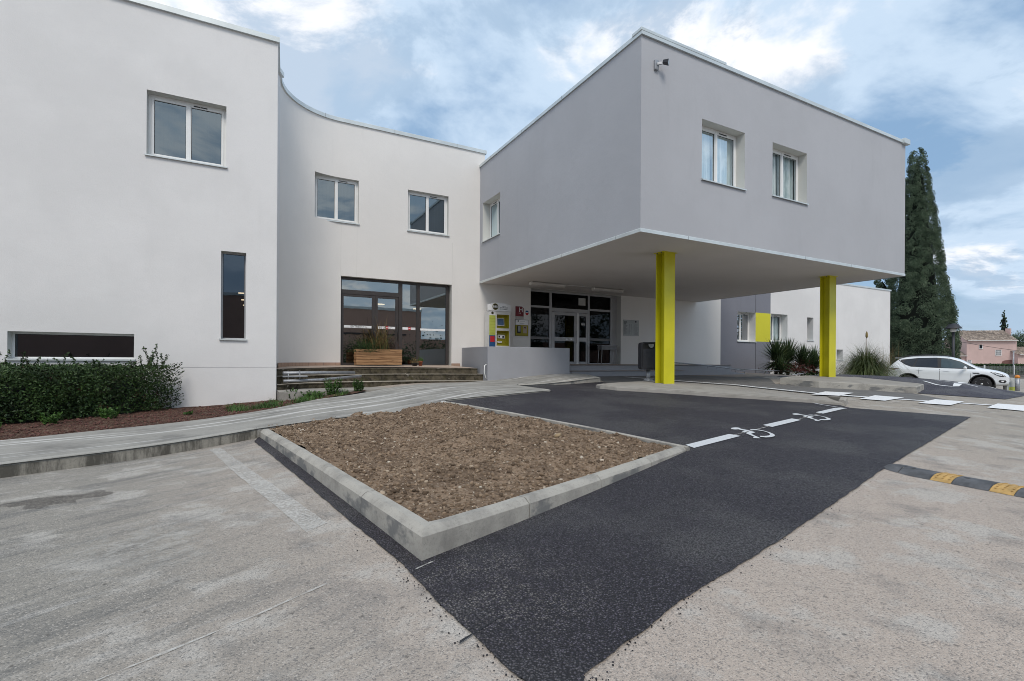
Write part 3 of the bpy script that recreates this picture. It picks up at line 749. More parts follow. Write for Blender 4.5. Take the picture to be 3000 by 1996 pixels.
def tfY(y):  # u along +X, w inward (+Y)
    return lambda u, w, v: (u, y+w, v)
def tfX(x):  # u along +Y, inward +X
    return lambda u, w, v: (x+w, u, v)
def window(tf, u0, u1, z0, z1, rec=.22, leaves=2, vent=1, back='blind', glass='glass', sill=True, frame='pvc', fw=.055, sw=.05, bleft=1.0, drop=.10, low=0):
    """window frame with panes, sill, vent and what hangs behind the glass (local u, inward w, height v)"""
    m = MB(tf); f = rec
    m.box(u0,u0+fw,f,f+.07,z0,z1); m.box(u1-fw,u1,f,f+.07,z0,z1); m.box(u0+fw,u1-fw,f,f+.07,z1-fw,z1); m.box(u0+fw,u1-fw,f,f+.07,z0,z0+fw+low)
    a, b = u0+fw, u1-fw; za, zb = z0+fw+low, z1-fw
    wl = (b-a)/leaves; panes = []
    for i in range(leaves):
        l0, l1 = a+i*wl, a+(i+1)*wl
        if leaves > 1:
            m.box(l0,l0+sw,f-.012,f+.05,za,zb); m.box(l1-sw,l1,f-.012,f+.05,za,zb); m.box(l0+sw,l1-sw,f-.012,f+.05,zb-sw,zb); m.box(l0+sw,l1-sw,f-.012,f+.05,za,za+sw)
            panes.append((l0+sw,l1-sw,za+sw,zb-sw))
        else: panes.append((l0,l1,za,zb))
    if leaves > 1: m.box((a+b)/2-.028,(a+b)/2+.028,f-.022,f-.0125,za,zb)
    w = m.build('window', M[frame], hotel, bevel=.004)
    for q in panes:
        MB(tf).add([(q[0],f+.02,q[2]),(q[1],f+.02,q[2]),(q[1],f+.02,q[3]),(q[0],f+.02,q[3])],[(0,1,2,3)]).build('pane', M[glass], w)
        g = MB(tf)
        for r_ in ((q[0],q[0]+.009,q[2],q[3]),(q[1]-.009,q[1],q[2],q[3]),(q[0]+.009,q[1]-.009,q[2],q[2]+.009),(q[0]+.009,q[1]-.009,q[3]-.009,q[3])):
            g.box(r_[0],r_[1],f+.012,f+.0185,r_[2],r_[3])
        g.build('gasket', M['black'], w)
    if vent:
        u = (a+b)/2+.30*(b-a)/2*1.1
        v = MB(tf); v.box(u-.13,u-.005,f-.026,f-.013,z1-fw-.026,z1-fw-.008); v.box(u+.005,u+.13,f-.026,f-.013,z1-fw-.026,z1-fw-.008)
        v.build('vent', M['black'], w)
    if sill:
        s_ = MB(tf); s_.add([(u0-.02,-.045,z0-.005),(u1+.02,-.045,z0-.005),(u1+.02,f+.01,z0+.014),(u0-.02,f+.01,z0+.014),(u0-.02,-.045,z0-.03),(u1+.02,-.045,z0-.03),(u1+.02,-.03,z0-.03),(u0-.02,-.03,z0-.03)],
              [(0,1,2,3),(0,4,5,1),(4,7,6,5)])
        s_.box(u0-.025,u0-.018,-.045,-.002,z0-.03,z0+.01); s_.box(u1+.018,u1+.025,-.045,-.002,z0-.03,z0+.01)
        s_.build('sill', M['coping'], w)
    if back == 'curtain':
        c = MB(tf); n = 70
        for (c0, c1) in ((u0-.02, (u0+u1)/2-.02), ((u0+u1)/2+.0, u1+.02)):
            vs = []; 
            for i in range(n+1):
                t = i/n; u = c0+(c1-c0)*t; w_ = f+.13+.028*math.sin(t*46+2.3*math.sin(t*9))+.012*math.sin(t*101)
                vs += [(u,w_,z0-.1),(u+.01*math.sin(t*30),w_+.01,z1+.05)]
            c.add(vs, [(2*i,2*i+2,2*i+3,2*i+1) for i in range(n)], True)
        c.build('curtain', M['curtain'], w)
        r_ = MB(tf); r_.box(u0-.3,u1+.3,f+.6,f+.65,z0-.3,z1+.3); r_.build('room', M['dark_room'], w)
    elif back == 'blind':
        r_ = MB(tf); r_.add([(u0-.1,f+.10,z0-.1),(u1+.1,f+.10,z0-.1),(u1+.1,f+.10,z1+.1),(u0-.1,f+.10,z1+.1)],[(0,1,2,3)]); r_.build('blind', M['blind'], w)
    else:
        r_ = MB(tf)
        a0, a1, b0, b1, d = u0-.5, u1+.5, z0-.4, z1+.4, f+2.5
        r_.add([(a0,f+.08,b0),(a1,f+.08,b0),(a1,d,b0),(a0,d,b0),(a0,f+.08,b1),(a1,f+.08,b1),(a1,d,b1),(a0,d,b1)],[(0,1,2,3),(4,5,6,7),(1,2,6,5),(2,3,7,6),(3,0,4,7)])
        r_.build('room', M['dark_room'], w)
    return w

# left block -------------------------------------------------------
LW = 12.95
opsL = [(-1.95,-.48,5.49,6.87),(-.566,-.067,1.59,3.585),(-4.105,-2.14,1.115,1.65)]
def posL(s): return (s, LW)
mb = MB()
wall_grid(mb, posL, [-14] + [-13+i for i in range(13)] + [.56], -.6, ROOF, opsL, (.95,))
# rounded outside corner then the return to the curved wall
arc = [(.56+.02*math.sin(t*PI/8)*1.0, LW+.02-.02*math.cos(t*PI/8)) for t in range(5)]
ret = arc + [(.585,13.6),(.62,14.2),(.70,14.45)]
for a, b in zip(ret[:-1], ret[1:]): mb.quad((*a,-.6),(*b,-.6),(*b,ROOF),(*a,ROOF))
for a, b in (((.56,LW),arc[0]),((-14,27),(-14,LW))): mb.quad((*a,-.6),(*b,-.6),(*b,ROOF),(*a,ROOF))
mb.build('wall', M['white_wall'], hotel)
for o_ in opsL: mb = MB(); reveals(mb, posL, [o_], lambda s: (s, LW+.30)); mb.build('window_reveal', M['reveal'], hotel)
g = MB(); g.box(-14,.56,LW-.0025,LW+.01,.945,.951); g.build('render_joint', M['galv'], hotel)
window(tfY(LW), -1.95,-.48,5.49,6.87, rec=.20)
window(tfY(LW), -.566,-.067,1.59,3.585, leaves=1, vent=0, back='room', glass='glass_slit', frame='alu', fw=.03, rec=.17)
window(tfY(LW), -4.105,-2.14,1.115,1.65, leaves=1, vent=0, back='room', glass='glass_slit', frame='pvc', fw=.04, rec=.22)
for a_, b_, y_, z_ in SLIT_LAMPS: MB().box(a_,b_,y_,y_+.12,z_,z_+.02).build('ceiling_lamp', M['emit_warm'], hotel)
# curved wall ------------------------------------------------------
cx_, cy_, cr_ = 2.53, 14.44, 1.84
ts = [180 - i*1.5 for i in range(61)]
CURVE = [(cx_+cr_*math.cos(R(t)), cy_+cr_*math.sin(R(t))) for t in ts]
def posC(s):
    # s >= cx_: straight; below: the arc
    if s >= cx_: return (s, WY)
    dx = s-cx_; return (s, cy_+math.sqrt(max(0, cr_*cr_-dx*dx)))
ssC = [c[0] for c in CURVE]
opsC = [(1.745,3.08,5.48,6.87),(4.69,6.135,5.485,6.86),(2.55,6.275,.93,3.78),(9.48,13.91,.98,3.905)]
mb = MB()
wall_grid(mb, posC, ssC + [3,4,5,6,7,7.52], .3, ROOF, [o for o in opsC if o[0] < 7])
x0, y0 = CURVE[0]
mb.quad((.70,14.45,-.3),(x0,y0,-.3),(x0,y0,ROOF),(.70,14.45,ROOF))
mb.build('wall', M['cream_wall'], hotel)
mb = MB(); wall_grid(mb, posC, [7.52,8,9,14,18.43,20.1], .3, 8.0, [opsC[3]], (3.95,5.7))
mb.build('wall', M['cream_wall'], hotel)
def backC(s): return (s, WY+.02) if s < 2.5 else (s, WY+.34)
for o_ in opsC: mb = MB(); reveals(mb, posC, [o_], lambda s: (s, WY+.34), ssC); mb.build('window_reveal', M['reveal'], hotel)
window(tfY(WY), 1.745,3.08,5.48,6.87, rec=.13)
window(tfY(WY), 4.69,6.135,5.485,6.86, rec=.15)
g = MB()
for u, z0, z1 in ((2.545,3.785,5.42),(3.035,3.785,5.44),(6.285,3.785,5.25)): g = MB(); g.box(u-.004,u+.004,WY-.0025,WY+.01,z0,z1); g.build('render_joint', M['reveal'], hotel)
# tiled skirting of the curved wall
mb = MB()
pl = [(.66,14.2)] + CURVE + [(2.55,WY)]
for a, b in zip(pl[:-1], pl[1:]):
    for (z0, z1) in ((.86,1.04),): 
        da = Vector(a); dbb = Vector(b); 
        c = Vector((cx_,cy_)); ia = da + (c-da).normalized()*.014; ib = dbb + (c-dbb).normalized()*.014
        mb.quad((ia.x,ia.y,z0),(ib.x,ib.y,z0),(ib.x,ib.y,z1),(ia.x,ia.y,z1)); mb.quad((ia.x,ia.y,z1),(ib.x,ib.y,z1),(b[0],b[1],z1),(a[0],a[1],z1))
mb.build('skirting', M['plinth_tile'], hotel); mb = MB(); mb.box(6.275,6.6,WY-.014,WY-.001,.86,1.02)
mb.build('skirting', M['plinth_tile'], hotel)
coping([(-14,LW),(.60,LW),(.60,13.6),(.64,14.2),(.70,14.45)] + CURVE + [(4,WY),(5.5,WY),(7.53,WY),(7.53,18.5)])
# roofs, far walls
mb = MB()
mb.quad((-14,LW+.05,8.6),(.56,LW+.05,8.6),(.56,27,8.6),(-14,27,8.6)); 
mb.quad((.56,14.5,8.6),(.60,14.5,8.6),(.60,27,8.6),(.56,27,8.6))
mb.add([(c[0],c[1]+.0,8.6) for c in CURVE] + [(7.5,WY,8.6),(7.5,27,8.6),(CURVE[0][0],27,8.6)], [tuple(range(len(CURVE)+3))])
mb.quad((7.5,WY+.1,7.9),(20.1,WY+.1,7.9),(20.1,27,7.9),(7.5,27,7.9))
mb.quad((20.1,WY+.1,5.6),(35.7,WY+.1,5.6),(35.7,27,5.6),(20.1,27,5.6))
mb.build('roof', M['galv'], hotel)
mb = MB(); mb.quad((-14,27,-.3),(35.7,27,-.3),(35.7,27,5.6),(-14,27,5.6)); mb.quad((-14,27,5.6),(20.1,27,5.6),(20.1,27,8.6),(-14,27,8.6))
mb.build('wall', M['cream_wall'], hotel); mb = MB(); mb.quad((35.8,WY,-.6),(35.8,27,-.6),(35.8,27,5.7),(35.8,WY,5.7)); mb.build('wall', M['cream_wall'], hotel); mb = MB(); mb.quad((20.1,WY,5.6),(20.1,27,5.6),(20.1,27,8.0),(20.1,WY,8.0))
mb.build('wall', M['cream_wall'], hotel)
# ground-floor wing -------------------------------------------------
WR = 5.70
opsW = [(21.32,22.70,2.15,3.63),(23.905,25.32,2.20,3.65),(27.06,27.63,2.33,3.60),(29.90,30.575,1.27,1.875)]
for x0, x1, zz, mm in ((20.1,22.70,(),'dark_grey_wall'),(22.70,23.89,'lime','dark_grey_wall'),(23.89,35.8,(),'white_wall')):
    mb = MB()
    ops = [o for o in opsW if x0-.01 <= o[0] < x1]
    if zz == 'lime':
        lm = MB(); lm.quad((x0,WY,2.17),(x1,WY,2.17),(x1,WY,3.64),(x0,WY,3.64)); lm.build('lime_panel', M['lime_wall'], hotel)
        mb.quad((x0,WY,.3),(x1,WY,.3),(x1,WY,2.17),(x0,WY,2.17)); mb.build('wall', M[mm], hotel); mb = MB(); mb.quad((x0,WY,3.64),(x1,WY,3.64),(x1,WY,WR),(x0,WY,WR))
    else: wall_grid(mb, lambda s: (s, WY), [x0, x1], -.6, WR, ops)
    mb.build('wall', M[mm], hotel)
for a_, b_ in ((.5,2.15),(3.64,5.2)): mb = MB(); mb.box(22.69,22.71,WY-.006,WY+.01,a_,b_); mb.build('render_joint', M['dark_line'], hotel)
for o_ in opsW: mb = MB(); reveals(mb, lambda s: (s, WY), [o_], lambda s: (s, WY+.42)); mb.build('window_reveal', M['pvc'], hotel)
window(tfY(WY), 21.32,22.70,2.15,3.63, rec=.38, back='room', glass='glass_dark')
window(tfY(WY), 23.905,25.32,2.20,3.65, rec=.38, back='curtain', glass='glass_clear')
window(tfY(WY), 27.06,27.63,2.33,3.60, rec=.36, leaves=1, vent=0, back='room', glass='glass_dark', fw=.03)
window(tfY(WY), 29.90,30.575,1.27,1.875, rec=.36, leaves=1, vent=0, back='room', glass='glass_dark', fw=.03)
coping([(20.1,WY),(35.85,WY),(35.85,27)], z=WR-.02, h=.07, out=.03)
# grey box on columns ------------------------------------------------
BX0, BX1, BY0, BZ0, BZ1 = 7.34, 18.43, 7.985, 3.914, 8.13
opsB = [(9.19,10.69,5.355,6.745),(11.76,13.225,5.395,6.752)]
opsS = [(14.67,16.04,5.355,6.74)]
mb = MB()
wall_grid(mb, lambda s: (s, BY0), [BX0, BX1], BZ0+.062, BZ1, opsB)
wall_grid(mb, lambda s: (BX0, s), [BY0, 16.278], BZ0+.062, BZ1, opsS)
wall_grid(mb, lambda s: (BX1, s), [BY0, 16.278], BZ0+.062, BZ1, [])
mb.build('wall', M['grey_wall'], hotel)
for o_ in opsB: mb = MB(); reveals(mb, lambda s: (s, BY0), [o_], lambda s: (s, BY0+.34)); mb.build('window_reveal', M['reveal'], hotel)
mb = MB(); reveals(mb, lambda s: (BX0, s), opsS, lambda s: (BX0+.34, s)); mb.build('window_reveal', M['reveal'], hotel)
window(tfY(BY0), 9.19,10.69,5.355,6.745, rec=.24, back='curtain', glass='glass_clear')
window(tfY(BY0), 11.76,13.225,5.395,6.752, rec=.24, back='curtain', glass='glass_clear')
window(tfX(BX0), 14.67,16.04,5.355,6.74, rec=.28, back='blind', glass='glass')
mb = MB(); mb.quad((BX0+.01,BY0+.01,BZ0),(BX1-.01,BY0+.01,BZ0),(BX1-.01,16.275,BZ0),(BX0+.01,16.275,BZ0)); mb.build('soffit', M['soffit'], hotel)
mb = MB(); mb.quad((BX0+.1,BY0+.1,BZ1-.1),(BX1-.1,BY0+.1,BZ1-.1),(BX1-.1,16.28,BZ1-.1),(BX0+.1,16.28,BZ1-.1)); mb.build('roof', M['galv'], hotel)
c = coping([(BX0,16.27),(BX0,BY0),(BX1,BY0),(BX1,16.27)], z=BZ1-.015, h=.075, out=.04)
coping([(BX0,16.27),(BX0,BY0),(BX1,BY0),(BX1,16.27)], name='edge_trim', z=BZ0+.012, h=.052, out=.014, back=.002)
mb = MB(); mb.box(BX0-.05,9.95,BY0-.052,BY0+.25,BZ1+.035,BZ1+.10); mb.build('coping', M['coping'], hotel, bevel=.006)
mb = MB(); mb.box(BX1-.25,BX1+.09,BY0-.10,BY0+.25,BZ1-.06,BZ1+.10); mb.build('gutter_end', M['coping'], hotel, bevel=.01)
# columns: H-section steel, front flange facing the car park
def column(x, y, zb, lab=None):
    m = MB(); b = .36; d = .31; tf_ = .026
    m.box(x-b/2,x+b/2,y-d/2,y-d/2+tf_,zb,BZ0-.002); m.box(x-b/2,x+b/2,y+d/2-tf_,y+d/2,zb,BZ0-.002); m.box(x-.010,x+.010,y-d/2+tf_,y+d/2-tf_,zb,BZ0-.002)
    o = m.build('column', M['lime_paint'], hotel, bevel=.004)
    p = MB(); p.box(x-b/2-.06,x+b/2+.06,y-d/2-.02,y+d/2+.02,BZ0-.016,BZ0-.001); p.build('cap_plate', M['lime_paint'], o)
    q = MB()
    for sx in (-1,1):
        for sy in (-.07,.07): q.lathe([(.012,BZ0-.04),(.016,BZ0-.028),(.016,BZ0-.017)], (x+sx*(b/2+.035), y+sy, 0), 6)
    q.build('bolts', M['screw'], o)
column(9.40, 9.30, gz(9.4,9.3)+.06); column(16.54, 9.28, gz(16.54,9.28)+.15)

# breakfast-room glazing ----------------------------------------------
def glazing_tf(y): return tfY(y)
tf = tfY(WY); f = .16
d1 = MB(tf); Z0, Z1 = .93, 3.70
d1.box(2.55,6.20,f,f+.09,3.70,3.78)                                  # head
for a, b in ((2.55,2.60),(4.44,4.565),(5.06,5.17),(6.13,6.22)): d1.box(a,b,f,f+.09,Z0,Z1)
d1.box(2.60,4.44,f,f+.09,3.24,3.38); d1.box(4.565,5.06,f,f+.09,Z0,Z0+.05); d1.box(5.17,6.13,f,f+.09,Z0,Z0+.05)
g1 = d1.build('glazed_front', M['bronze'], hotel, bevel=.004)
def pane(tf, a, b, z0, z1, w, mat, par, name='pane'):
    return MB(tf).add([(a,w,z0),(b,w,z0),(b,w,z1),(a,w,z1)],[(0,1,2,3)]).build(name, M[mat], par)
for a, b, z0, z1 in ((2.60,4.44,3.38,3.70),(4.565,5.06,Z0+.05,3.70),(5.17,6.13,Z0+.05,3.70)): pane(tf,a,b,z0,z1,f+.045,'glass_door',g1)
def leaf(tf, a, b, z0, z1, f, name, mat, sl, sr, top, bot, glass, handle=None, mid=None, hmat='alu'):
    m = MB(tf); m.box(a,a+sl,f,f+.06,z0,z1); m.box(b-sr,b,f,f+.06,z0,z1); m.box(a+sl,b-sr,f,f+.06,z1-top,z1); m.box(a+sl,b-sr,f,f+.06,z0,z0+bot)
    if mid: m.box(a+sl,b-sr,f,f+.06,mid[0],mid[1])
    o = m.build(name, M[mat], hotel, bevel=.004)
    if mid: pane(tf,a+sl,b-sr,z0+bot,mid[0],f+.03,glass,o); pane(tf,a+sl,b-sr,mid[1],z1-top,f+.03,glass,o)
    else: pane(tf,a+sl,b-sr,z0+bot,z1-top,f+.03,glass,o)
    if handle:
        h = MB(tf); h.tube([(handle,f-.01,z0+.85),(handle,f-.06,z0+.87),(handle,f-.06,z0+1.35),(handle,f-.01,z0+1.37)],.012,6); h.build('handle', M[hmat], o)
    return o
leaf(tf,2.605,3.66,.94,3.235,f+.01,'door','bronze',.06,.10,.07,.09,'glass_door',3.60,hmat='black')
leaf(tf,3.665,4.435,.94,3.235,f+.01,'door','bronze',.08,.10,.07,.09,'glass_door',4.39,hmat='black')
# sticker bands with no-entry discs
st = MB(tf); st.box(2.68,3.55,f+.030,f+.036,2.16,2.24); st.box(3.76,4.33,f+.030,f+.036,2.16,2.24); st.box(4.58,5.03,f+.034,f+.040,2.16,2.24); st.box(5.2,6.1,f+.034,f+.040,2.15,2.22)
band = st.build('sticker_band', M['white_paint'], g1)
for u in (4.05,4.82):
    s_ = MB(tf); s_.add([(u+.055*math.cos(t*PI/10),f+.024,2.20+.055*math.sin(t*PI/10)) for t in range(20)],[tuple(range(20))]); s_.build('no_entry_disc', M['red'], g1)
    s_ = MB(tf); s_.add([(u-.035,f+.021,2.19),(u+.035,f+.021,2.19),(u+.035,f+.021,2.212),(u-.035,f+.021,2.212)],[(0,1,2,3)]); s_.build('no_entry_bar', M['white_paint'], g1)
s_ = MB(tf); text_mb(s_, 'ENTREE  >', .095, lambda a, b: (3.10+a, f+.026, 2.20+b)); s_.build('lettering', M['black'], g1)
# inside the breakfast room
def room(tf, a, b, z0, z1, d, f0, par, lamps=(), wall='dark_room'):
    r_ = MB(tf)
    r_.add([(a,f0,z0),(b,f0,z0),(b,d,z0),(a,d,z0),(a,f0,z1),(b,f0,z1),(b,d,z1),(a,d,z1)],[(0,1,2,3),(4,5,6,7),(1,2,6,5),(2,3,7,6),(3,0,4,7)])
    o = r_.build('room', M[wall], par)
    for (u, w, z, l) in lamps:
        q = MB(tf); q.box(u,u+l,w,w+.18,z,z+.03); q.build('ceiling_lamp', M['emit_warm'], par)
    return o
room(tf, 2.2,7.3,.9,3.9,6.5,.34,g1,[(4.4,3.2,3.3,.3),(6.2,4.2,3.3,.3)])
# main entrance glazing --------------------------------------------------
f = .30; e1 = MB(tf)
e1.box(9.48,13.66,f,f+.09,3.835,3.905); 
for a, b in ((9.48,9.51),(10.525,10.63),(12.42,12.50),(13.60,13.68)): e1.box(a,b,f,f+.09,.985,3.835)
e1.box(13.68,13.91,f-.02,f+.05,.985,3.905)
e1.box(9.51,10.525,f+.005,f+.08,3.215,3.30); e1.box(12.50,13.60,f+.005,f+.08,3.215,3.30); e1.box(10.63,12.42,f+.005,f+.08,3.13,3.25)
e1.box(9.51,10.525,f+.005,f+.08,.985,1.04); e1.box(12.50,13.60,f+.005,f+.08,.985,1.04)
e1.box(10.63,12.42,f+.01,f+.075,3.10,3.13)
g2 = e1.build('glazed_front', M['alu'], hotel, bevel=.004)
for a, b, z0, z1 in ((9.51,10.525,3.30,3.835),(10.63,12.42,3.25,3.835),(12.50,13.60,3.30,3.835),(9.51,10.525,1.04,3.215),(12.50,13.60,1.04,3.215)): pane(tf,a,b,z0,z1,f+.04,'glass_dark',g2)
leaf(tf,10.65,11.85,.99,3.09,f+.0,'door','alu',.12,.12,.12,.11,'glass_dark',11.79,(1.93,2.09))
leaf(tf,11.90,12.40,.99,3.09,f+.0,'door','alu',.08,.08,.12,.11,'glass_dark',None,(1.93,2.09))
mb = MB(tf); mb.box(11.83,11.92,f-.03,f+.0,.99,3.09); mb.build('door_post', M['pvc'], g2)
st = MB(tf); st.box(9.52,10.52,f+.030,f+.036,1.98,2.08); st.box(12.51,13.59,f+.030,f+.036,1.98,2.08); st.build('sticker_band', simple('band_grey', (.16,.16,.165), .5), g2)
s_ = MB(tf); s_.box(11.30,11.62,f-.004,f-.001,1.975,2.045); s_.build('sticker', M['white_paint'], g2)
s_ = MB(tf); text_mb(s_, 'TIREZ', .06, lambda a, b: (11.46+a, f-.006, 2.01+b), bold=.001); s_.build('lettering', M['black'], g2)
M['paper'] = simple('paper', (.5,.5,.48), .7)
for q_ in ((12.09,12.28,f+.020,f+.026,2.60,2.68),(9.53,9.70,f+.030,f+.034,2.35,2.85),(11.95,12.3,f+.03,f+.036,3.42,3.72)): s_ = MB(tf); s_.box(*q_); s_.build('notice', M['paper'], g2)
room(tf, 9.0,14.4,.95,3.95,7,.48,g2,[(10.3,4.5,3.6,.12)])
mb = MB(tf); mb.box(12.6,14.2,3.5,4.2,1.0,2.1); mb.build('counter', simple('counter', (.08,.06,.05), .5), g2)

# ---------------------------------------------------------------- terrace, steps, low walls
T1 = [(.60,13.70),(1.3,14.35),(2.2,14.72),(3.2,14.82),(4.2,14.72),(5.3,14.35),(6.22,13.90)]
def offs(P, d): # shift the front line towards the viewer
    return [(x, y-d) for x, y in P]
def step_solid(front, z, name, depth_back):
    mb = MB(); n = len(front)
    vs = [(x,y,z) for x,y in front] + [(x,y,z-.028) for x,y in front] + [(x,y+.015,z-.03) for x,y in front] + [(x,y+.015,.1) for x,y in front]
    fs = []
    for k in range(3):
        for i in range(n-1): fs.append((k*n+i,k*n+i+1,(k+1)*n+i+1,(k+1)*n+i))
    bk = [(x, depth_back(x), z) for x, y in front]
    m0 = len(vs); vs += bk
    for i in range(n-1): fs.append((i,i+1,m0+i+1,m0+i))
    mb.add(vs, fs)
    return mb
steps = thing('entrance_steps', 'three mossy stained concrete steps curving up to the tiled terrace by the dark glazed doors', 'steps')
T2 = [(x, y-(.34+.10*math.sin(max(0,min(1,(x-.6)/5.6))*PI))) for x, y in T1]; T3 = [(x, y-(.34+.12*math.sin(max(0,min(1,(x-.6)/5.6))*PI))) for x, y in T2]
T2[-1] = (6.35,13.50); T3[-1] = (6.5,13.12); T3[0] = (.60,13.02)
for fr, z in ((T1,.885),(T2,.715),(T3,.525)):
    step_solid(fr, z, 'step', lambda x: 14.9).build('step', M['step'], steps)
# tiled terrace floor, gently rising to the doors
mb = MB()
n = 14
for i in range(len(T1)-1):
    (x0,y0),(x1,y1) = T1[i], T1[i+1]
    for j in range(6):
        def q(x,y,k): yy = y+.04+(17.2-y)*k/6; return (x,yy,.889+.065*min(1,(yy-13.7)/2.8))
        mb.quad(q(x0,y0,j),q(x1,y1,j),q(x1,y1,j+1),q(x0,y0,j+1))
mb.build('terrace_floor', M['terrace_tile'], steps)
mb = MB(); mb.prism([(.6,12.2),(2.2,12.35),(4.0,12.9),(6.2,13.0),(6.2,13.6),(.6,13.5)], .10, .395); mb.build('footing', M['island'], steps)
# entrance platform
plat = thing('entrance_platform', 'grey platform with two steps in front of the main glass entrance', 'steps')
mb = MB(); mb.prism([(6.75,13.45),(8.95,13.45),(8.95,13.80),(14.3,13.80),(18.6,14.5),(18.6,16.28),(6.75,16.28)], .2, .985); mb.build('platform', M['grey_low'], plat)
mb = MB(); mb.prism([(6.76,13.46),(8.94,13.46),(8.94,13.76),(14.3,13.76),(18.6,14.46),(18.6,16.27),(13.9,16.27),(13.9,16.9),(9.5,16.9),(9.5,16.27),(6.76,16.27)], .9855, 1.0); mb.build('platform_floor', M['paver'], plat)
mb = MB(); mb.prism([(9.1,13.42),(14.5,13.42),(14.3,13.80),(9.1,13.80)], .2, .79); mb.build('step', M['grey_low'], plat)
mb = MB(); mb.prism([(9.1,13.38),(14.55,13.38),(14.3,13.795),(9.1,13.795)], .7905, .80); mb.build('step_tread', M['paver'], plat)
# grey parapet
lw = thing('low_wall', 'smooth grey rendered low wall between the curved steps and the main entrance', 'low wall')
mb = MB(); mb.add([(6.18,13.10,.2),(9.09,13.10,.2),(9.09,13.30,.2),(6.38,13.30,.2),(6.86,16.27,.2),(6.66,16.27,.2),
                   (6.18,13.10,1.545),(9.09,13.10,1.545),(9.09,13.30,1.545),(6.38,13.30,1.545),(6.86,16.27,1.575),(6.66,16.27,1.575)],
                  [(0,1,7,6),(1,2,8,7),(2,3,9,8),(3,4,10,9),(4,5,11,10),(5,0,6,11),(6,7,8,9),(6,9,10,11)])
mb.build('wall', M['grey_low'], lw, bevel=.008)
mb = MB(); mb.tube([(6.20,13.16,.60),(6.13,13.12,.62),(6.08,13.12,.80),(6.10,13.14,.98),(6.17,13.16,1.02)],.013,8); mb.build('overflow_pipe', M['pvc'], lw)
# ramp with its side wall and handrail
ramp = thing('access_ramp', 'curved grey ramp wall with thin steel handrail beside the entrance', 'ramp')
RL = [(13.5,13.45,1.0),(14.6,13.45,.955),(15.7,13.45,.89),(16.9,13.5,.79),(18.3,13.6,.655)]
mb = MB()
for a, b in zip(RL[:-1], RL[1:]):
    mb.add([(a[0],a[1],.2),(b[0],b[1],.2),(b[0],b[1]+.18,.2),(a[0],a[1]+.18,.2),(a[0],a[1],a[2]),(b[0],b[1],b[2]),(b[0],b[1]+.18,b[2]),(a[0],a[1]+.18,a[2])],
           [(0,1,5,4),(4,5,6,7),(2,3,7,6)])
mb.build('side_wall', M['grey_low'], ramp)
mb = MB()
for a, b in zip(RL[:-1], RL[1:]): mb.quad((a[0],a[1]+.16,a[2]-.01),(b[0],b[1]+.16,b[2]-.01),(b[0]+.3,15.4,b[2]-.01),(a[0],15.4,a[2]-.01))
mb.build('ramp_surface', M['paver'], ramp)
mb = MB(); mb.tube([(x,y+.08,z+.115) for x,y,z in RL],.022,6)
mb.build('handrail', M['galv'], ramp)
for i in range(8):
    t = .1+i*.115; k = t*4; j = min(3,int(k)); u = k-j; p = [RL[j][q]*(1-u)+RL[j+1][q]*u for q in range(3)]
    mb = MB(); mb.tube([(p[0],p[1]+.08,p[2]-.03),(p[0],p[1]+.08,p[2]+.11)],.009,5); mb.build('post', M['galv'], ramp)
hr = thing('handrail', 'low steel handrail with folded end beside the spiky yuccas', 'handrail')
mb = MB(); mb.tube([(18.2,14.2,.84),(20.5,14.05,.75),(23.2,13.9,.68),(22.4,13.65,.62),(21.2,13.4,.56)],.022,6); mb.build('rail', M['galv'], hr)
for x, y, z in ((19,14.15,.8),(20.5,14.05,.75),(22,13.97,.7),(21.2,13.4,.56),(22.4,13.65,.62)):
    mb = MB(); mb.tube([(x,y,gz(x,y)-.02),(x,y,z)],.009,5); mb.build('post', M['galv'], hr)
# ---------------------------------------------------------------- things by the entrance
def poly_face(mb, pts): mb.add(pts, [tuple(range(len(pts)))]); return mb
ks = thing('booking_kiosk', 'white room-booking kiosk with olive screen recesses and a rounded header by the entrance', 'kiosk')
kx0, kx1, ky0, ky1, kz = 7.49, 8.34, 15.78, 16.12, .985
m = MB()
# body shell with two recesses cut into the front
def front_with_holes(m, x0, x1, z0, z1, y, holes, dy):
    X_ = sorted({x0,x1} | {h[0] for h in holes} | {h[1] for h in holes}); Z_ = sorted({z0,z1} | {h[2] for h in holes} | {h[3] for h in holes})
    for a, b in zip(X_[:-1], X_[1:]):
        for c, d in zip(Z_[:-1], Z_[1:]):
            if any(h[0] < (a+b)/2 < h[1] and h[2] < (c+d)/2 < h[3] for h in holes): continue
            m.quad((a,y,c),(b,y,c),(b,y,d),(a,y,d))
HO = [(7.795,8.29,1.66,2.20),(7.795,8.29,2.285,2.775)]
front_with_holes(m, kx0, kx1, kz, 2.895, ky0, HO, .16)
m.quad((kx0,ky0,kz),(kx0,ky1+.03,kz),(kx0,ky1+.03,2.895),(kx0,ky0,2.895)); m.quad((kx1,ky0,kz),(kx1,ky1+.03,kz),(kx1,ky1+.03,2.895),(kx1,ky0,2.895))
m.quad((kx0,ky0,2.895),(kx1,ky0,2.895),(kx1,ky1+.03,2.895),(kx0,ky1+.03,2.895)); m.quad((kx0,ky1+.03,kz),(kx1,ky1+.03,kz),(kx1,ky1+.03,2.895),(kx0,ky1+.03,2.895))
m.build('body', M['kiosk_white'], ks)
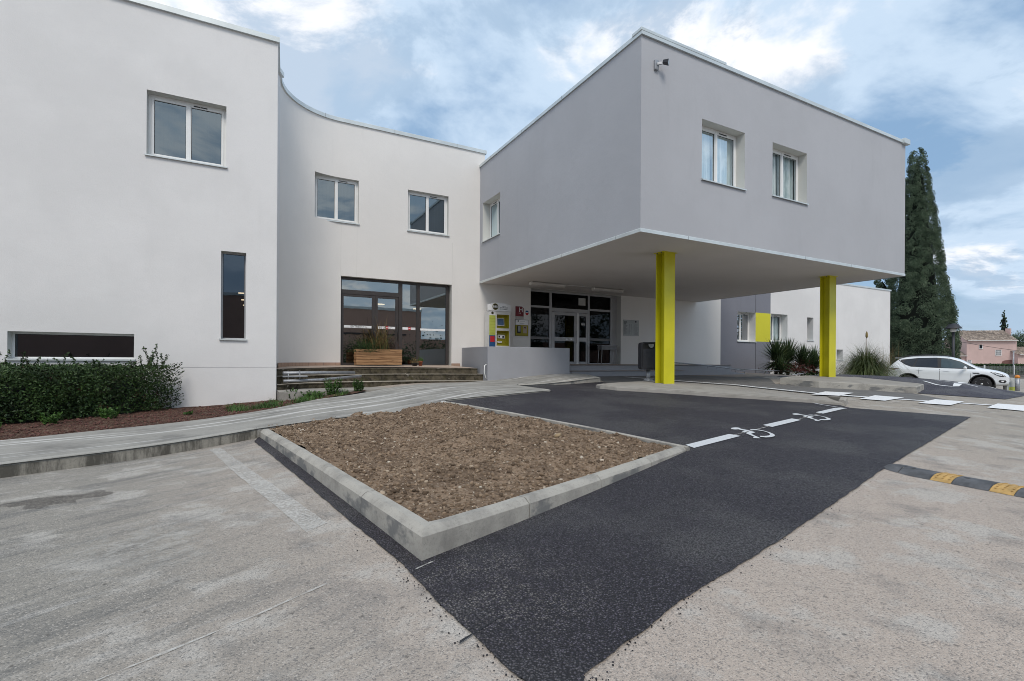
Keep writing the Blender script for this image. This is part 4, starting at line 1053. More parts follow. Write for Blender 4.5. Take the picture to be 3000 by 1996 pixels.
for h in HO:
    m = MB(); a, b, c, d = h; y0, y1 = ky0, ky0+.16
    m.quad((a,y0,c),(b,y0,c),(b-.04,y1,c+.06),(a+.07,y1,c+.06)); m.quad((a,y0,d),(b,y0,d),(b-.04,y1,d-.06),(a+.07,y1,d-.06))
    m.quad((a,y0,c),(a,y0,d),(a+.07,y1,d-.06),(a+.07,y1,c+.06)); m.quad((b,y0,c),(b,y0,d),(b-.04,y1,d-.06),(b-.04,y1,c+.06)); m.quad((a+.07,y1,c+.06),(b-.04,y1,c+.06),(b-.04,y1,d-.06),(a+.07,y1,d-.06))
    m.build('recess', M['olive'], ks)
m = MB(); m.add([(7.865,15.915,2.38),(8.17,15.915,2.38),(8.17,15.935,2.66),(7.865,15.935,2.66)],[(0,1,2,3)]); m.build('screen_surround', M['kiosk_white'], ks)
m = MB(); m.add([(7.89,15.91,2.41),(8.145,15.91,2.41),(8.145,15.93,2.635),(7.89,15.93,2.635)],[(0,1,2,3)]); m.build('screen', M['screen'], ks)
m = MB(); m.box(7.90,8.18,15.90,15.93,1.93,2.06); m.build('card_reader', M['white_paint'], ks, bevel=.01)
m = MB(); m.box(7.925,7.99,15.895,15.899,1.96,2.03); m.box(8.08,8.145,15.895,15.899,1.955,2.02); m.build('card_slot', M['black'], ks)
m = MB(); poly_face(m, [(7.97+.10*math.cos(t*PI/8),15.89,1.80+.035*math.sin(t*PI/8)) for t in range(16)]); m.build('oval_label', M['white_paint'], ks)
m = MB(); text_mb(m, 'VISA', .05, lambda a, b: (7.97+a,15.886,1.80+b)); m.build('lettering', M['black'], ks)
y = ky0-.003
for nm, mt, z0, z1, x0, x1 in (('side_label','lime_label',2.03,2.735,7.50,7.745),('blue_label','blue',1.49,2.025,7.50,7.745),('logo_label','white_paint',2.74,2.885,7.50,7.745)):
    m = MB(); m.quad((x0,y,z0),(x1,y,z0),(x1,y,z1),(x0,y,z1)); m.build(nm, M[mt], ks)
m = MB(); m.quad((7.54,y-.002,1.79),(7.71,y-.002,1.79),(7.71,y-.002,1.995),(7.54,y-.002,1.995)); m.build('red_label', M['red'], ks)
m = MB()
for i in range(6): m.quad((7.505,y-.002,2.10+i*.105),(7.74,y-.002,2.10+i*.105),(7.74,y-.002,2.106+i*.105),(7.505,y-.002,2.106+i*.105))
m.build('label_lines', M['olive'], ks)
# header with an arched top
m = MB(); n = 12; x0, x1 = 7.47, 8.335
top = [(x0+(x1-x0)*i/n, 3.085+.11*math.sin(PI*(.12+.76*i/n))) for i in range(n+1)]
vs = []
for yy in (ky0-.03, ky0+.10): vs += [(x0,yy,2.90),(x1,yy,2.90)] + [(a,yy,b) for a, b in top[::-1]]
k = n+3; m.add(vs, [tuple(range(k)), tuple(range(k,2*k))[::-1]] + [(i,(i+1)%k,k+(i+1)%k,k+i) for i in range(k)])
hd = m.build('header', M['white_paint'], ks)
def disc(par, x, yy, z, r, mat, name='logo_disc', n=24):
    m = MB(); poly_face(m, [(x+r*math.cos(2*PI*t/n),yy,z+r*math.sin(2*PI*t/n)) for t in range(n)]); return m.build(name, M[mat], par)
M['gold'] = simple('gold', (.35,.30,.06), .4); M['logo_brown'] = simple('logo_brown', (.035,.028,.005), .4)
disc(ks, 7.72, ky0-.033, 3.045, .118, 'gold'); disc(ks, 7.72, ky0-.036, 3.045, .108, 'logo_brown')
m = MB(); text_mb(m, 'B&B', .105, lambda a, b: (7.72+a,ky0-.039,3.045+b), bold=.0015); m.build('lettering', M['white_paint'], ks)
m = MB()
for i, s_ in enumerate(('VENTE','AUTOMATIQUE','DE CHAMBRES')): text_mb(m, s_, .045, lambda a, b: (8.06+a,ky0-.033,3.07-.05*i+b), bold=.0005)
m.build('lettering', M['black'], ks)
disc(ks, 7.62, y-.004, 2.82, .048, 'logo_brown')
# hotel star plaque
sg = thing('hotel_sign', 'dark red hotel plaque with a white H and two stars', 'sign'); y = WY-.012
m = MB(); m.prism([(0,0)]*0 or [(8.82,2.80),(9.17,2.80),(9.17,3.10),(9.09,3.172),(8.82,3.172)],0,1) if False else None
m = MB(); P_ = [(8.82,2.80),(9.17,2.80),(9.17,3.11),(9.10,3.172),(8.82,3.172)]
m.add([(a,WY-.012,b) for a,b in P_]+[(a,WY-.001,b) for a,b in P_], [tuple(range(5)), tuple(range(5,10))[::-1]]+[(i,(i+1)%5,5+(i+1)%5,5+i) for i in range(5)]); m.build('plaque', M['hotel_red'], sg)
m = MB(); m.box(8.82,9.17,WY-.012,WY-.001,2.70,2.798); m.build('plaque_foot', simple('plate', (.42,.40,.38), .4), sg)
m = MB(); text_mb(m, 'H', .24, lambda a, b: (9.05+a,WY-.015,3.04+b), bold=.002); m.build('lettering', M['white_paint'], sg)
m = MB()
for cx in (8.97,9.03):
    poly_face(m, [(cx+(.02 if k%2==0 else .009)*math.sin(k*PI/5),WY-.015,2.92+(.02 if k%2==0 else .009)*math.cos(k*PI/5)) for k in range(10)])
m.build('stars', M['white_paint'], sg)
sh = thing('shield_sticker', 'small blue and red round sticker beside the dark red hotel plaque', 'sticker')
m = MB(); poly_face(m, [(9.32+.075*math.cos(t*PI/8),WY-.004,2.96+.075*math.sin(t*PI/8)) for t in range(0,9)]); m.build('upper_half', M['blue'], sh)
m = MB(); poly_face(m, [(9.32+.075*math.cos(t*PI/8),WY-.004,2.958+.10*math.sin(t*PI/8)) for t in range(8,17)]); m.build('lower_half', M['red'], sh)
m = MB(); m.box(9.255,9.385,WY-.007,WY-.005,2.945,2.97); m.build('band', M['white_paint'], sh)
ip = thing('intercom_panel', 'small olive and white wall panel with an intercom phone and a portrait photo', 'panel')
m = MB(); m.box(8.80,9.37,WY-.02,WY-.001,2.06,2.68); m.build('frame', M['black'], ip)
m = MB(); m.box(8.815,9.355,WY-.024,WY-.0205,2.475,2.665); m.build('header', M['white_paint'], ip)
m = MB(); m.box(8.815,9.355,WY-.024,WY-.0205,2.075,2.473); m.build('face', M['olive'], ip)
m = MB(); m.box(8.88,9.03,WY-.055,WY-.0245,2.16,2.45); m.build('handset', M['black'], ip, bevel=.015)
m = MB(); m.box(8.905,9.005,WY-.062,WY-.0555,2.22,2.43); m.build('keypad', M['galv'], ip, bevel=.01)
m = MB(); m.box(9.14,9.30,WY-.028,WY-.0245,2.17,2.43); m.build('photo', simple('photo', (.4,.33,.26), .6), ip)
disc(ip, 9.22, WY-.030, 2.36, .045, 'black', 'photo_hair'); disc(ip, 9.215, WY-.032, 2.345, .03, 'skin', 'photo_face')
disc(ip, 8.93, WY-.026, 2.62, .028, 'black')
m = MB(); text_mb(m, 'RECEPTION', .035, lambda a, b: (9.13+a,WY-.026,2.62+b)) if False else None
m = MB(); m.box(9.0,9.22,WY-.026,WY-.0245,2.612,2.622); m.box(9.0,9.2,WY-.026,WY-.0245,2.53,2.538); m.build('text_lines', M['galv'], ip)
nb = thing('notice_board', 'pale grey tariff board with rows of small print under the canopy', 'notice board')
m = MB(); m.box(14.03,14.90,WY-.02,WY-.001,2.22,2.90); m.build('board', simple('board_grey', (.36,.37,.36), .4), nb, bevel=.004)
m = MB(); r_ = random.Random(9)
for i in range(13):
    z = 2.82-i*.044; m.box(14.07,14.07+r_.uniform(.10,.20),WY-.0225,WY-.0205,z,z+(.02 if i < 3 else .010))
    if i > 2:
        for u in (14.33,14.44): m.box(u,u+.045,WY-.0225,WY-.0205,z,z+.014)
    if i > 1: m.box(14.60,14.60+r_.uniform(.18,.25),WY-.0225,WY-.0205,z,z+.008)
m.build('print', M['bin_grey'], nb)
disc(nb, 14.72, WY-.023, 2.83, .042, 'black')
# tube lights on the soffit
def tube_light(x0, x1):
    t = thing('tube_light', 'long white tube light on the canopy ceiling, '+('nearer the kiosk' if x0 < 10 else 'nearer the notice board'), 'ceiling light', group='tube lights under the canopy')
    m = MB(); n = 10; L = []
    for i in range(n+1):
        a = PI*i/n; L.append((.095*math.cos(a), -.11*math.sin(a)))
    vs = [(x0,14.95+a,3.895+b) for a,b in L]+[(x1,14.95+a,3.895+b) for a,b in L]; k = n+1
    m.add(vs, [(i,i+1,k+i+1,k+i) for i in range(n)]+[(n,0,k,k+n)], True); m.build('cover', simple('diffuser', (.55,.52,.49), .3), t)
    for xa, xb in ((x0-.03,x0-.0005),(x1+.0005,x1+.03)):
        m = MB(); vs = [(xa,14.95+a*1.08,3.898+b*1.08) for a,b in L]+[(xb,14.95+a*1.08,3.898+b*1.08) for a,b in L]; m.add(vs, [(i,i+1,k+i+1,k+i) for i in range(n)]+[(n,0,k,k+n),tuple(range(k)),tuple(range(k,2*k))[::-1]]); m.build('end_cap', M['kiosk_white'], t)
tube_light(8.72, 10.08); tube_light(11.42, 12.78)
m = MB(); m.tube([(10.12,14.95,3.90),(11.38,14.95,3.90)],.012,6); tag(m.build('cable_conduit', M['pvc']), 'thin white conduit joining the two tube lights on the ceiling', 'conduit')
# floodlight on the grey box
fl = thing('floodlight', 'small grey floodlight on the upper corner of the grey facade', 'floodlight')
m = MB(); m.box(7.69,7.79,7.93,7.984,7.44,7.65); m.build('wall_plate', M['galv'], fl, bevel=.008)
m = MB(); m.bar((7.74,7.93,7.56),(7.83,7.86,7.57),.03,.05); m.build('arm', M['galv'], fl)
m = MB(); 
c = Vector((7.88,7.82,7.58)); d = Vector((.55,-.75,-.25)).normalized(); s_ = Vector((.8,.6,0)).normalized(); u = s_.cross(d)
vs = []
for w, hw, hh in ((-.06,.045,.03),(.06,.07,.042)):
    for a, b in ((-1,-1),(1,-1),(1,1),(-1,1)): vs.append(c + d*w + s_*a*hw + u*b*hh)
m.add(vs, [(0,1,2,3),(7,6,5,4),(0,4,5,1),(1,5,6,2),(2,6,7,3),(3,7,4,0)]); m.build('lamp_head', M['bin_grey'], fl, bevel=.006)
m = MB(); p = c + d*.063; m.quad(*[p + s_*a*.062 + u*b*.035 for a, b in ((-1,-1),(1,-1),(1,1),(-1,1))]); m.build('lamp_glass', M['glass'], fl)
# litter bin
bz = gz(9.93,10.55)
bn = local(thing('litter_bin', 'dark grey litter bin on a short post beside the nearer yellow-green column', 'litter bin', (9.55,10.05,bz+.09), R(-28)))
m = MB(); m.lathe([(.055,0),(.055,.30)],(0,0,0),14); m.lathe([(.15,0),(.15,.008),(.06,.07),(.056,.075)],(0,0,.002),4); m.build('post', M['galv'], bn)
def rbox(w, d, r=.05, n=4):
    P = []
    for cx, cy, a0 in ((w/2-r,d/2-r,0),(-w/2+r,d/2-r,90),(-w/2+r,-d/2+r,180),(w/2-r,-d/2+r,270)):
        for i in range(n+1): P.append((cx+r*math.cos(R(a0+90*i/n)), cy+r*math.sin(R(a0+90*i/n))))
    return P
# shell seen from the front: rounded rectangle, opening at the top
m = MB(); W_, H_, D_ = .47, .74, .34
FR = [(x, z+.30+H_/2) for x, z in rbox(W_, H_, .07)]
n = len(FR)
m.add([(x,-D_/2,z) for x,z in FR]+[(x,D_/2,z) for x,z in FR], [(i,(i+1)%n,n+(i+1)%n,n+i) for i in range(n)]+[tuple(range(n,2*n))], False)
IN = [(x*.86, (z-.67)*.90+.67) for x, z in FR]
m.add([(x,-D_/2,z) for x,z in FR]+[(x,-D_/2,z) for x,z in IN]+[(x,-D_/2+.02,z) for x,z in IN], [(i,(i+1)%n,n+(i+1)%n,n+i) for i in range(n)]+[(n+i,n+(i+1)%n,2*n+(i+1)%n,2*n+i) for i in range(n)])
m.build('shell', M['bin_grey'], bn)
m = MB(); m.box(-.19,.19,-D_/2+.012,-D_/2+.03,.345,.86)
for i in range(12): m.box(-.17,.17,-D_/2+.006,-D_/2+.0115,.37+i*.036,.388+i*.036)
m.build('front_panel', simple('bin_panel', (.028,.03,.038), .6), bn)
m = MB(); m.box(-.19,.19,-D_/2+.05,-D_/2+.06,.86,1.0); m.build('opening', M['black'], bn)
m = MB(); poly_face(m, [(.03+.075*math.cos(PI+PI*t/10), -D_/2-.004, .985+.10*math.sin(PI+PI*t/10)) for t in range(11)]); m.build('ashtray', M['galv'], bn)
# wooden planter
pl = thing('wooden_planter', 'rough wooden box planter of stacked boards on the terrace', 'planter')
px0, px1, py0, py1, pz0 = 2.93, 4.30, 15.58, 15.98, .955
for i in range(6):
    z0 = pz0+.02+i*.082; m = MB(); e = .012*(i % 2)
    m.box(px0-.02-e,px1+.02+e,py0,py0+.035,z0,z0+.076); m.box(px0-.02-e,px1+.02+e,py1-.035,py1,z0,z0+.076)
    m.box(px0+.03,px0+.065,py0+.036,py1-.036,z0,z0+.076); m.box(px1-.065,px1-.03,py0+.036,py1-.036,z0,z0+.076); m.build('board', M['wood'], pl, bevel=.006)
m = MB(); m.box(px0+.07,px1-.07,py0+.04,py1-.04,pz0+.1,pz0+.44); m.build('earth', M['soil'], pl)

# ---------------------------------------------------------------- plants
def leafcloud(mb, pts, size, rnd, up=.3, asp=.5):
    for p in pts:
        n = Vector((rnd.gauss(0,1), rnd.gauss(0,1), rnd.gauss(up,1))).normalized()
        a = n.orthogonal().normalized(); b = n.cross(a); t = rnd.random()*6.28
        d = a*math.cos(t)+b*math.sin(t); e = n.cross(d); s = size*rnd.uniform(.6,1.3)
        p = Vector(p)
        mb.v += [tuple(p - d*s), tuple(p + e*s*asp - n*s*.1), tuple(p + d*s), tuple(p - e*s*asp - n*s*.1)]
        k = len(mb.v)-4; mb.f.append((k,k+1,k+2,k+3)); mb.sm.append(False)
def blade(mb, p, d, L, w, droop, n=6, fold=0):
    """grass or sword leaf: ribbon from p along d bending down"""
    p = Vector(p); d = Vector(d).normalized(); side = d.cross(Vector((0,0,1)))
    if side.length < .05: side = Vector((1,0,0))
    side.normalize(); k = len(mb.v); st = L/n
    for i in range(n+1):
        t = i/n; ww = w*(1-t)**.7*(.55+.45*min(1,t*5)) + .0006
        mb.v += [tuple(p-side*ww), tuple(p+side*ww)]
        d = (d + Vector((0,0,-droop*st*(0.3+t*1.8)))).normalized(); p = p + d*st
    for i in range(n):
        mb.f.append((k+2*i,k+2*i+1,k+2*i+3,k+2*i+2)); mb.sm.append(True)
rnd = random.Random(11)
# the clipped hedge under the long window
def hedge(name, label, foot, ztop, zf, n, leaf_size, twigs, rnd, berries=0, hide=None):
    t = thing(name, label, 'hedge')
    xs = [p[0] for p in foot]; ys = [p[1] for p in foot]; mb = MB(); pts = []; c = 0
    F = [Vector(p) for p in foot]
    while c < n:
        x = rnd.uniform(min(xs), max(xs)); y = rnd.uniform(min(ys), max(ys))
        if not inside((x,y), foot): continue
        z0 = zf(x,y); zt = ztop + .07*noise.noise((x*2.2,y*2.2,0)) + .05*noise.noise((x*7,y*7,3)); z = rnd.uniform(z0+.02, zt)
        # keep mostly what lies near the surface
        dd = 9
        for a, b in zip(F, F[1:]+F[:1]):
            ab = b-a; q = Vector((x,y)); s_ = max(0,min(1,(q-a).dot(ab)/ab.length_squared)); dd = min(dd, (q-a-ab*s_).length)
        dz = zt-z
        sh_ = .09+.10*noise.noise((x*3.1,y*3.1,z*3.1))
        if min(dd,dz) > .34+rnd.random()*.2 or min(dd,dz) < sh_*.55: continue
        if noise.noise((x*4.5,y*4.5,z*4.5)) < -.38 and rnd.random() < .6: continue
        pts.append((x,y,z)); c += 1
    leafcloud(mb, pts, leaf_size, rnd)
    mb.build('foliage', M['hedge_leaf'], t, fix=False)
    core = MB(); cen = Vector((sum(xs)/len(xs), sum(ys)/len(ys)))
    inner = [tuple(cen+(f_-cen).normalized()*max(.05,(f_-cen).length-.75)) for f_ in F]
    core.prism(inner, -.05, ztop-.35); core.build('shade_core', M['black'], t)  # solid black core, stands in for the shade deep inside the hedge
    tw = MB(); lf = MB()
    for (x, y, L) in twigs:
        d = Vector((rnd.gauss(0,.25), rnd.gauss(0,.25), 1)).normalized(); p = Vector((x,y,ztop-.1)); P = [p]
        for i in range(6): d = (d+Vector((rnd.gauss(0,.12),rnd.gauss(0,.12),.02))).normalized(); p = p + d*L/6; P.append(p)
        tw.tube(P, .005, 5, .002)
        for q, q2 in zip(P[:-1], P[1:]): leafcloud(lf, [q.lerp(q2, rnd.random())+Vector((rnd.gauss(0,.014),rnd.gauss(0,.014),0)) for _ in range(9)], leaf_size*.95, rnd)
    for i in range(260):
        a = rnd.randrange(len(F)); p = F[a].lerp(F[(a+1)%len(F)], rnd.random()); n_ = (p-cen).normalized(); z = rnd.uniform(.1, ztop)
        q0 = Vector((p.x,p.y,z)); q1 = q0+Vector((n_.x,n_.y,rnd.uniform(.2,1.0)))*rnd.uniform(.05,.15); tw.tube([q0,q1],.003,4,.0015); leafcloud(lf, [q0.lerp(q1,rnd.random()) for _ in range(5)], leaf_size, rnd)
    tw.build('twigs', M['bark'], t); lf.build('young_shoots', M['hedge_leaf'], t, fix=False)
    if berries:
        rb = MB()
        for i in range(berries):
            bx, by, bz_ = pts[rnd.randrange(len(pts))]
            if noise.noise((bx*1.3,by*1.3,bz_*1.3+7)) < .12: continue
            for _ in range(7):
                r = .008; q = (bx+rnd.gauss(0,.025),by+rnd.gauss(0,.025),bz_+rnd.gauss(0,.025))
                rb.add([(q[0]+v.x*r,q[1]+v.y*r,q[2]+v.z*r) for v in I1[0]], I1[1], True)
        rb.build('berries', M['red_leaf'], t, fix=False)
    return t
HF = [(-5.2,8.7),(-3.35,10.25),(-2.48,11.0),(-1.95,11.75),(-1.42,12.45),(-1.30,12.78),(-5.2,12.78)]
tw = []
for i in range(9): tw.append((rnd.uniform(-1.85,-1.45), rnd.uniform(12.15,12.6), rnd.uniform(.25,.55)))
for i in range(16): tw.append((rnd.uniform(-3.9,-1.9), rnd.uniform(11.2,12.3), rnd.uniform(.12,.35)))
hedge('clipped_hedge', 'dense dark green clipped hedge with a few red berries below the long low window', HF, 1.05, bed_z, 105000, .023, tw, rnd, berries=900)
# weeds
def weed(x, y, h, r, n, label, seed, mat='weed_leaf'):
    r *= .78; n = int(n*1.7); rr = random.Random(seed); mb = MB(); z0 = bed_z(x,y) if y > 8 else gz(x,y)
    for i in range(n):
        a = rr.random()*6.28; q = r*math.sqrt(rr.random()); b = Vector((x+math.cos(a)*q*.5, y+math.sin(a)*q*.5, z0-.01)); e = Vector((x+math.cos(a)*q, y+math.sin(a)*q, z0+h*rr.uniform(.4,1)))
        leafcloud(mb, [b.lerp(e, rr.random()**.7) for _ in range(12)], .028, rr, .6, .42)
    return tag(mb.build('weed', M[mat], fix=False), label, 'weed', 'green weeds at the foot of the building')
weed(1.75,12.25,.40,.30,44,'tallest leafy green weed in front of the mossy steps',1); weed(2.35,12.35,.30,.2,26,'leafy weed at the right end of the soil bed before the steps',2)
weed(.85,12.35,.26,.24,24,'small green weed beside the white wall corner',3); weed(1.3,12.1,.16,.35,34,'low spreading weed between the wall corner and the tallest weed',4)
weed(-2.15,10.9,.20,.22,24,'bright green weed at the foot of the hedge, nearest its right half',5); weed(-2.75,10.25,.20,.2,22,'green weed at the foot of the hedge, further left',6); weed(-3.2,9.6,.12,.15,12,'weed by the pavement at the left edge of the photo',7)
weed(-1.0,11.0,.05,.14,9,'flat little weed in the bark bed beside the pavement',8)
gm = MB(); rr = random.Random(21)
for i in range(9000):
    x = rr.uniform(-.4,2.1); y = rr.uniform(10.6,12.6)
    if not inside((x,y), BED) or noise.noise((x*2.1,y*2.1,4)) < -.15+.35*(x<.4): continue
    blade(gm, (x,y,bed_z(x,y)-.005), (rr.gauss(0,.5),rr.gauss(0,.5),1), rr.uniform(.05,.14), .0035, 7, 3)
tag(gm.build('grass', M['weed_leaf'], fix=False), 'short green grass and moss growing at the corner of the bed', 'grass', kind='stuff')
# planter plants
t = thing('grassy_plant', 'tall arching dry grass growing in the wooden planter', 'plant'); mb = MB(); rr = random.Random(5)
for i in range(130): blade(mb, (3.60+rr.gauss(0,.14),15.72+rr.gauss(0,.06),1.42), (rr.gauss(0,.40),rr.gauss(-.1,.3),1), rr.uniform(.55,1.25), .012, 1.5, 8)
mb.build('blades', M['dry_blade'], t, fix=False); mb = MB()
for i in range(70): blade(mb, (3.70+rr.gauss(0,.08),15.72+rr.gauss(0,.06),1.42), (rr.gauss(.1,.3),rr.gauss(0,.3),1), rr.uniform(.45,.8), .012, 1.2, 7)
mb.build('green_blades', M['grass_blade'], t, fix=False)
t = thing('rosemary_bush', 'bushy dark green plant spilling over the left of the planter', 'plant'); mb = MB()
for i in range(460):
    b = Vector((3.28+rr.gauss(0,.17),15.72+rr.gauss(0,.09),1.40)); e = b+Vector((rr.gauss(0,.24),rr.gauss(-.05,.16),rr.uniform(-.06,.48)))
    leafcloud(mb, [b.lerp(e,rr.random()) for _ in range(14)], .022, rr, .3, .22)
mb.build('foliage', M['hedge_leaf'], t, fix=False)
t = thing('brown_bush', 'thin reddish brown twiggy plant at the right of the planter', 'plant'); mb = MB()
for i in range(90):
    b = Vector((4.02+rr.gauss(0,.10),15.8+rr.gauss(0,.06),1.40)); e = b+Vector((rr.gauss(0,.16),rr.gauss(0,.1),rr.uniform(.15,.5))); mb.tube([b,b.lerp(e,.5)+Vector((rr.gauss(0,.02),0,0)),e],.002,3,.001)
mb.build('twigs', simple('brown_twig', (.10,.05,.035), .9), t)
mb = MB(); leafcloud(mb, [(4.02+rr.gauss(0,.16),15.8+rr.gauss(0,.08),1.5+rr.random()*.36) for _ in range(420)], .014, rr); mb.build('foliage', leaf_mat('brown_leaf',(.08,.04,.025),(.16,.09,.05)), t, fix=False)
# pots
def pot(x, y, r, h, label, mat, leafmat, seed, nm='flower_pot'):
    t = thing(nm, label, 'flower pot'); m = MB(); z = .94
    m.lathe([(r*.7,z),(r*.95,z+h*.8),(r*1.08,z+h*.8),(r*1.08,z+h),(r*.9,z+h),(r*.85,z+h*.85),(.001,z+h*.85)], (x,y,0), 18); m.build('pot', M[mat], t)
    rr = random.Random(seed); m = MB()
    leafcloud(m, [(x+rr.gauss(0,r*.8),y+rr.gauss(0,r*.7),z+h+abs(rr.gauss(0,r*.8))) for _ in range(260)], .018, rr); m.build('plant', M[leafmat], t, fix=False)
pot(5.02,15.85,.075,.165,'small orange terracotta pot with a green plant by the glazing','terracotta','weed_leaf',3)
pot(4.80,15.78,.10,.10,'low dark bowl with a withered brownish plant beside the orange pot','black','dry_blade',4)
# white high stool by the entrance
st_ = thing('high_table', 'white metal console table standing before the right entrance pane', 'table')
m = MB(); m.box(12.69,13.52,16.02,16.32,1.755,1.785); m.build('top', simple('grey_metal', (.28,.28,.29), .4), st_, bevel=.004)
m = MB(); m.box(12.71,13.50,16.04,16.30,1.60,1.7545); m.build('apron', simple('grey_metal2', (.17,.17,.175), .4), st_)
for sx in (0,1):
    for sy in (0,1):
        m = MB(); x = 12.74+sx*.74; yv = 16.06+sy*.2; m.tube([(x,yv,1.62),(x+(sx-.5)*.08,yv+(sy-.5)*.04,1.0)],.018,8,.012); m.build('leg', simple('leg_metal', (.36,.36,.36), .4), st_)
# metal tubes lying on the steps
t = thing('folded_post', 'pair of long galvanised tubes joined by a bracket, lying on the mossy steps', 'metal post')
m = MB(); m.tube([(.74,13.20,.80),(1.6,13.60,.79),(2.55,13.9,.775)],.042,12); m.build('tube', M['galv'], t)
m = MB(); m.tube([(.74,13.06,.61),(1.6,13.42,.615),(2.7,13.8,.69)],.036,12); m.build('tube', M['galv'], t)
m = MB(); m.box(.72,1.28,13.10,13.22,.70,.735); m.build('bracket', M['galv'], t, bevel=.004)
for x in (.85,1.12):
    m = MB(); m.tube([(x,13.2+.3*(x-.74),.62),(x,13.13+.3*(x-.74),.72),(x,13.25+.3*(x-.74),.85)],.012,6); m.build('clamp', M['steel'], t)

# yuccas
def yucca(x, y, z, n, L, label, seed):
    t = thing('yucca', label, 'yucca', group='yuccas in the bed by the grey wall'); rr = random.Random(seed)
    m = MB(); m.tube([(x,y,gz(x,y)-.1),(x+.03,y,z)],.08,8,.06); m.build('trunk', M['bark'], t)
    m = MB()
    for i in range(n):
        a = i*2.39996; el = R(-35+120*(i/n)); d = (math.cos(a)*math.cos(el), math.sin(a)*math.cos(el), math.sin(el)); b = (x+d[0]*.06,y+d[1]*.06,z+d[2]*.08-.12*(1-i/n))
        blade(m, b, d, L*rr.uniform(.75,1.1), .034, .22, 5)
    m.build('leaves', M['yucca_leaf'], t, fix=False)
yucca(21.7,14.5,1.25,340,1.0,'leftmost spiky yucca below the yellow panel',1)
yucca(22.9,14.7,1.2,340,1.05,'middle spiky yucca of the three by the grey wall',2)
yucca(24.3,14.3,.85,320,1.05,'lowest spiky yucca, rightmost of the three by the wall',3)
yucca(23.6,14.4,.95,300,1.05,'half hidden yucca behind the middle and rightmost ones',4)
yucca(21.4,14.1,.72,170,.85,'low yucca at the far left foot of the group',5)
m = MB(); rr = random.Random(8); leafcloud(m, [(22.6+rr.gauss(0,.75),14.0+rr.gauss(0,.25),.66+abs(rr.gauss(0,.22))) for _ in range(900)], .045, rr)
tag(m.build('red_shrub', M['red_leaf'], fix=False), 'low dark red shrub at the foot of the yuccas', 'shrub')
# pampas grass
t = thing('pampas_grass', 'big fountain-shaped clump of green grass beside the white car', 'ornamental grass'); m = MB(); rr = random.Random(14)
X0, Y0 = 26.8, 13.2; z0 = gz(X0,Y0)
for i in range(3600):
    a = rr.random()*6.28; q = abs(rr.gauss(0,.22)); s_ = abs(rr.gauss(0,.34)); blade(m, (X0+math.cos(a)*q,Y0+math.sin(a)*q,z0), (math.cos(a)*s_,math.sin(a)*s_,1), rr.uniform(1.2,2.5), .012, 1.0+rr.random()*.6, 9)
m.build('blades', M['grass_blade'], t, fix=False); m = MB()
for i in range(46):
    a = rr.random()*6.28; s_ = abs(rr.gauss(0,.45)); blade(m, (X0,Y0,z0), (math.cos(a)*s_,math.sin(a)*s_,1), rr.uniform(2.2,3.0), .006, .75, 12)
m.tube([(X0,Y0,z0+.5),(X0+.03,Y0,z0+2.5)],.008,5); m.lathe([(.02,z0+2.4),(.06,z0+2.5),(.05,z0+2.65),(.01,z0+2.75)],(X0+.03,Y0,0),8)
m.build('flower_stalks', M['dry_blade'], t, fix=False)
t = thing('pampas_grass', 'thin dry wispy grass between the big clump and the end of the white wall', 'ornamental grass'); m = MB()
for i in range(150):
    a = rr.random()*6.28; s_ = abs(rr.gauss(0,.4)); blade(m, (33.0+rr.gauss(0,.5),15.2+rr.gauss(0,.2),-.1), (math.cos(a)*s_,math.sin(a)*s_,1), rr.uniform(1.6,3.0), .007, .6, 8)
m.build('blades', M['dry_blade'], t, fix=False)
# the tall cypress
def cypress(name, label, x, y, z0, H, Rm, nclump, per, leaf, seed, prof=None):
    t = thing(name, label, 'cypress'); rr = random.Random(seed); m = MB()
    prof = prof or (lambda h: (.80+.20*sm(h/.06))*min(1,.13+.87*(1-h)/.80)*(1-sm((h-.97)/.03)*.7))
    for i in range(nclump):
        h = 1-(1-(i+.5)/nclump)**.62; a = rr.random()*6.28
        rad = Rm*prof(h)*(.90+.08*rr.random()+.06*noise.noise((math.cos(a)*1.5,math.sin(a)*1.5,h*9)))
        c = Vector((x+math.cos(a)*rad, y+math.sin(a)*rad, z0+.15+h*H)); cr = (.29+.18*rr.random())*(1-.40*h)*Rm/2.4
        out = Vector((math.cos(a),math.sin(a),.35))
        pts = []
        for k in range(per):
            v = Vector((rr.gauss(0,1),rr.gauss(0,1),rr.gauss(0,1))).normalized()
            if v.dot(out) < -.25: v = v - out*(2*v.dot(out))*.6
            pts.append(c + Vector((v.x*cr,v.y*cr,v.z*cr*1.25))*rr.uniform(.93,1.03))
        leafcloud(m, pts, leaf, rr, .2, .45)
    m.build('crown', M['cypress_leaf'], t, fix=False)
    m = MB(); m.tube([(x,y,z0-.2),(x,y,z0+H*.5),(x,y,z0+H*.93)],.24*Rm/2.4,10,.03); m.build('trunk', M['bark'], t)
    m = MB(); m.lathe([(Rm*.66*prof(h),z0+.3+h*H*.96) for h in (0,.1,.2,.35,.5,.65,.8,.9)]+[(.01,z0+.3+H*.93)],(x,y,0),14); m.build('crown_shade_core', simple('cyp_core',(.008,.012,.008),1), t)  # near-black solid added inside the crown as its inner shade, blocks gaps
    return t
# ---------------------------------------------------------------- far right: trees, car, street, houses
TH_ = R(61.915)
ER = Vector((math.sin(TH_), -math.cos(TH_))); EF = Vector((math.cos(TH_), math.sin(TH_)))
def cam_xy(r, d):  # metres right of / ahead of the photographer's standpoint
    return ER*r + EF*d
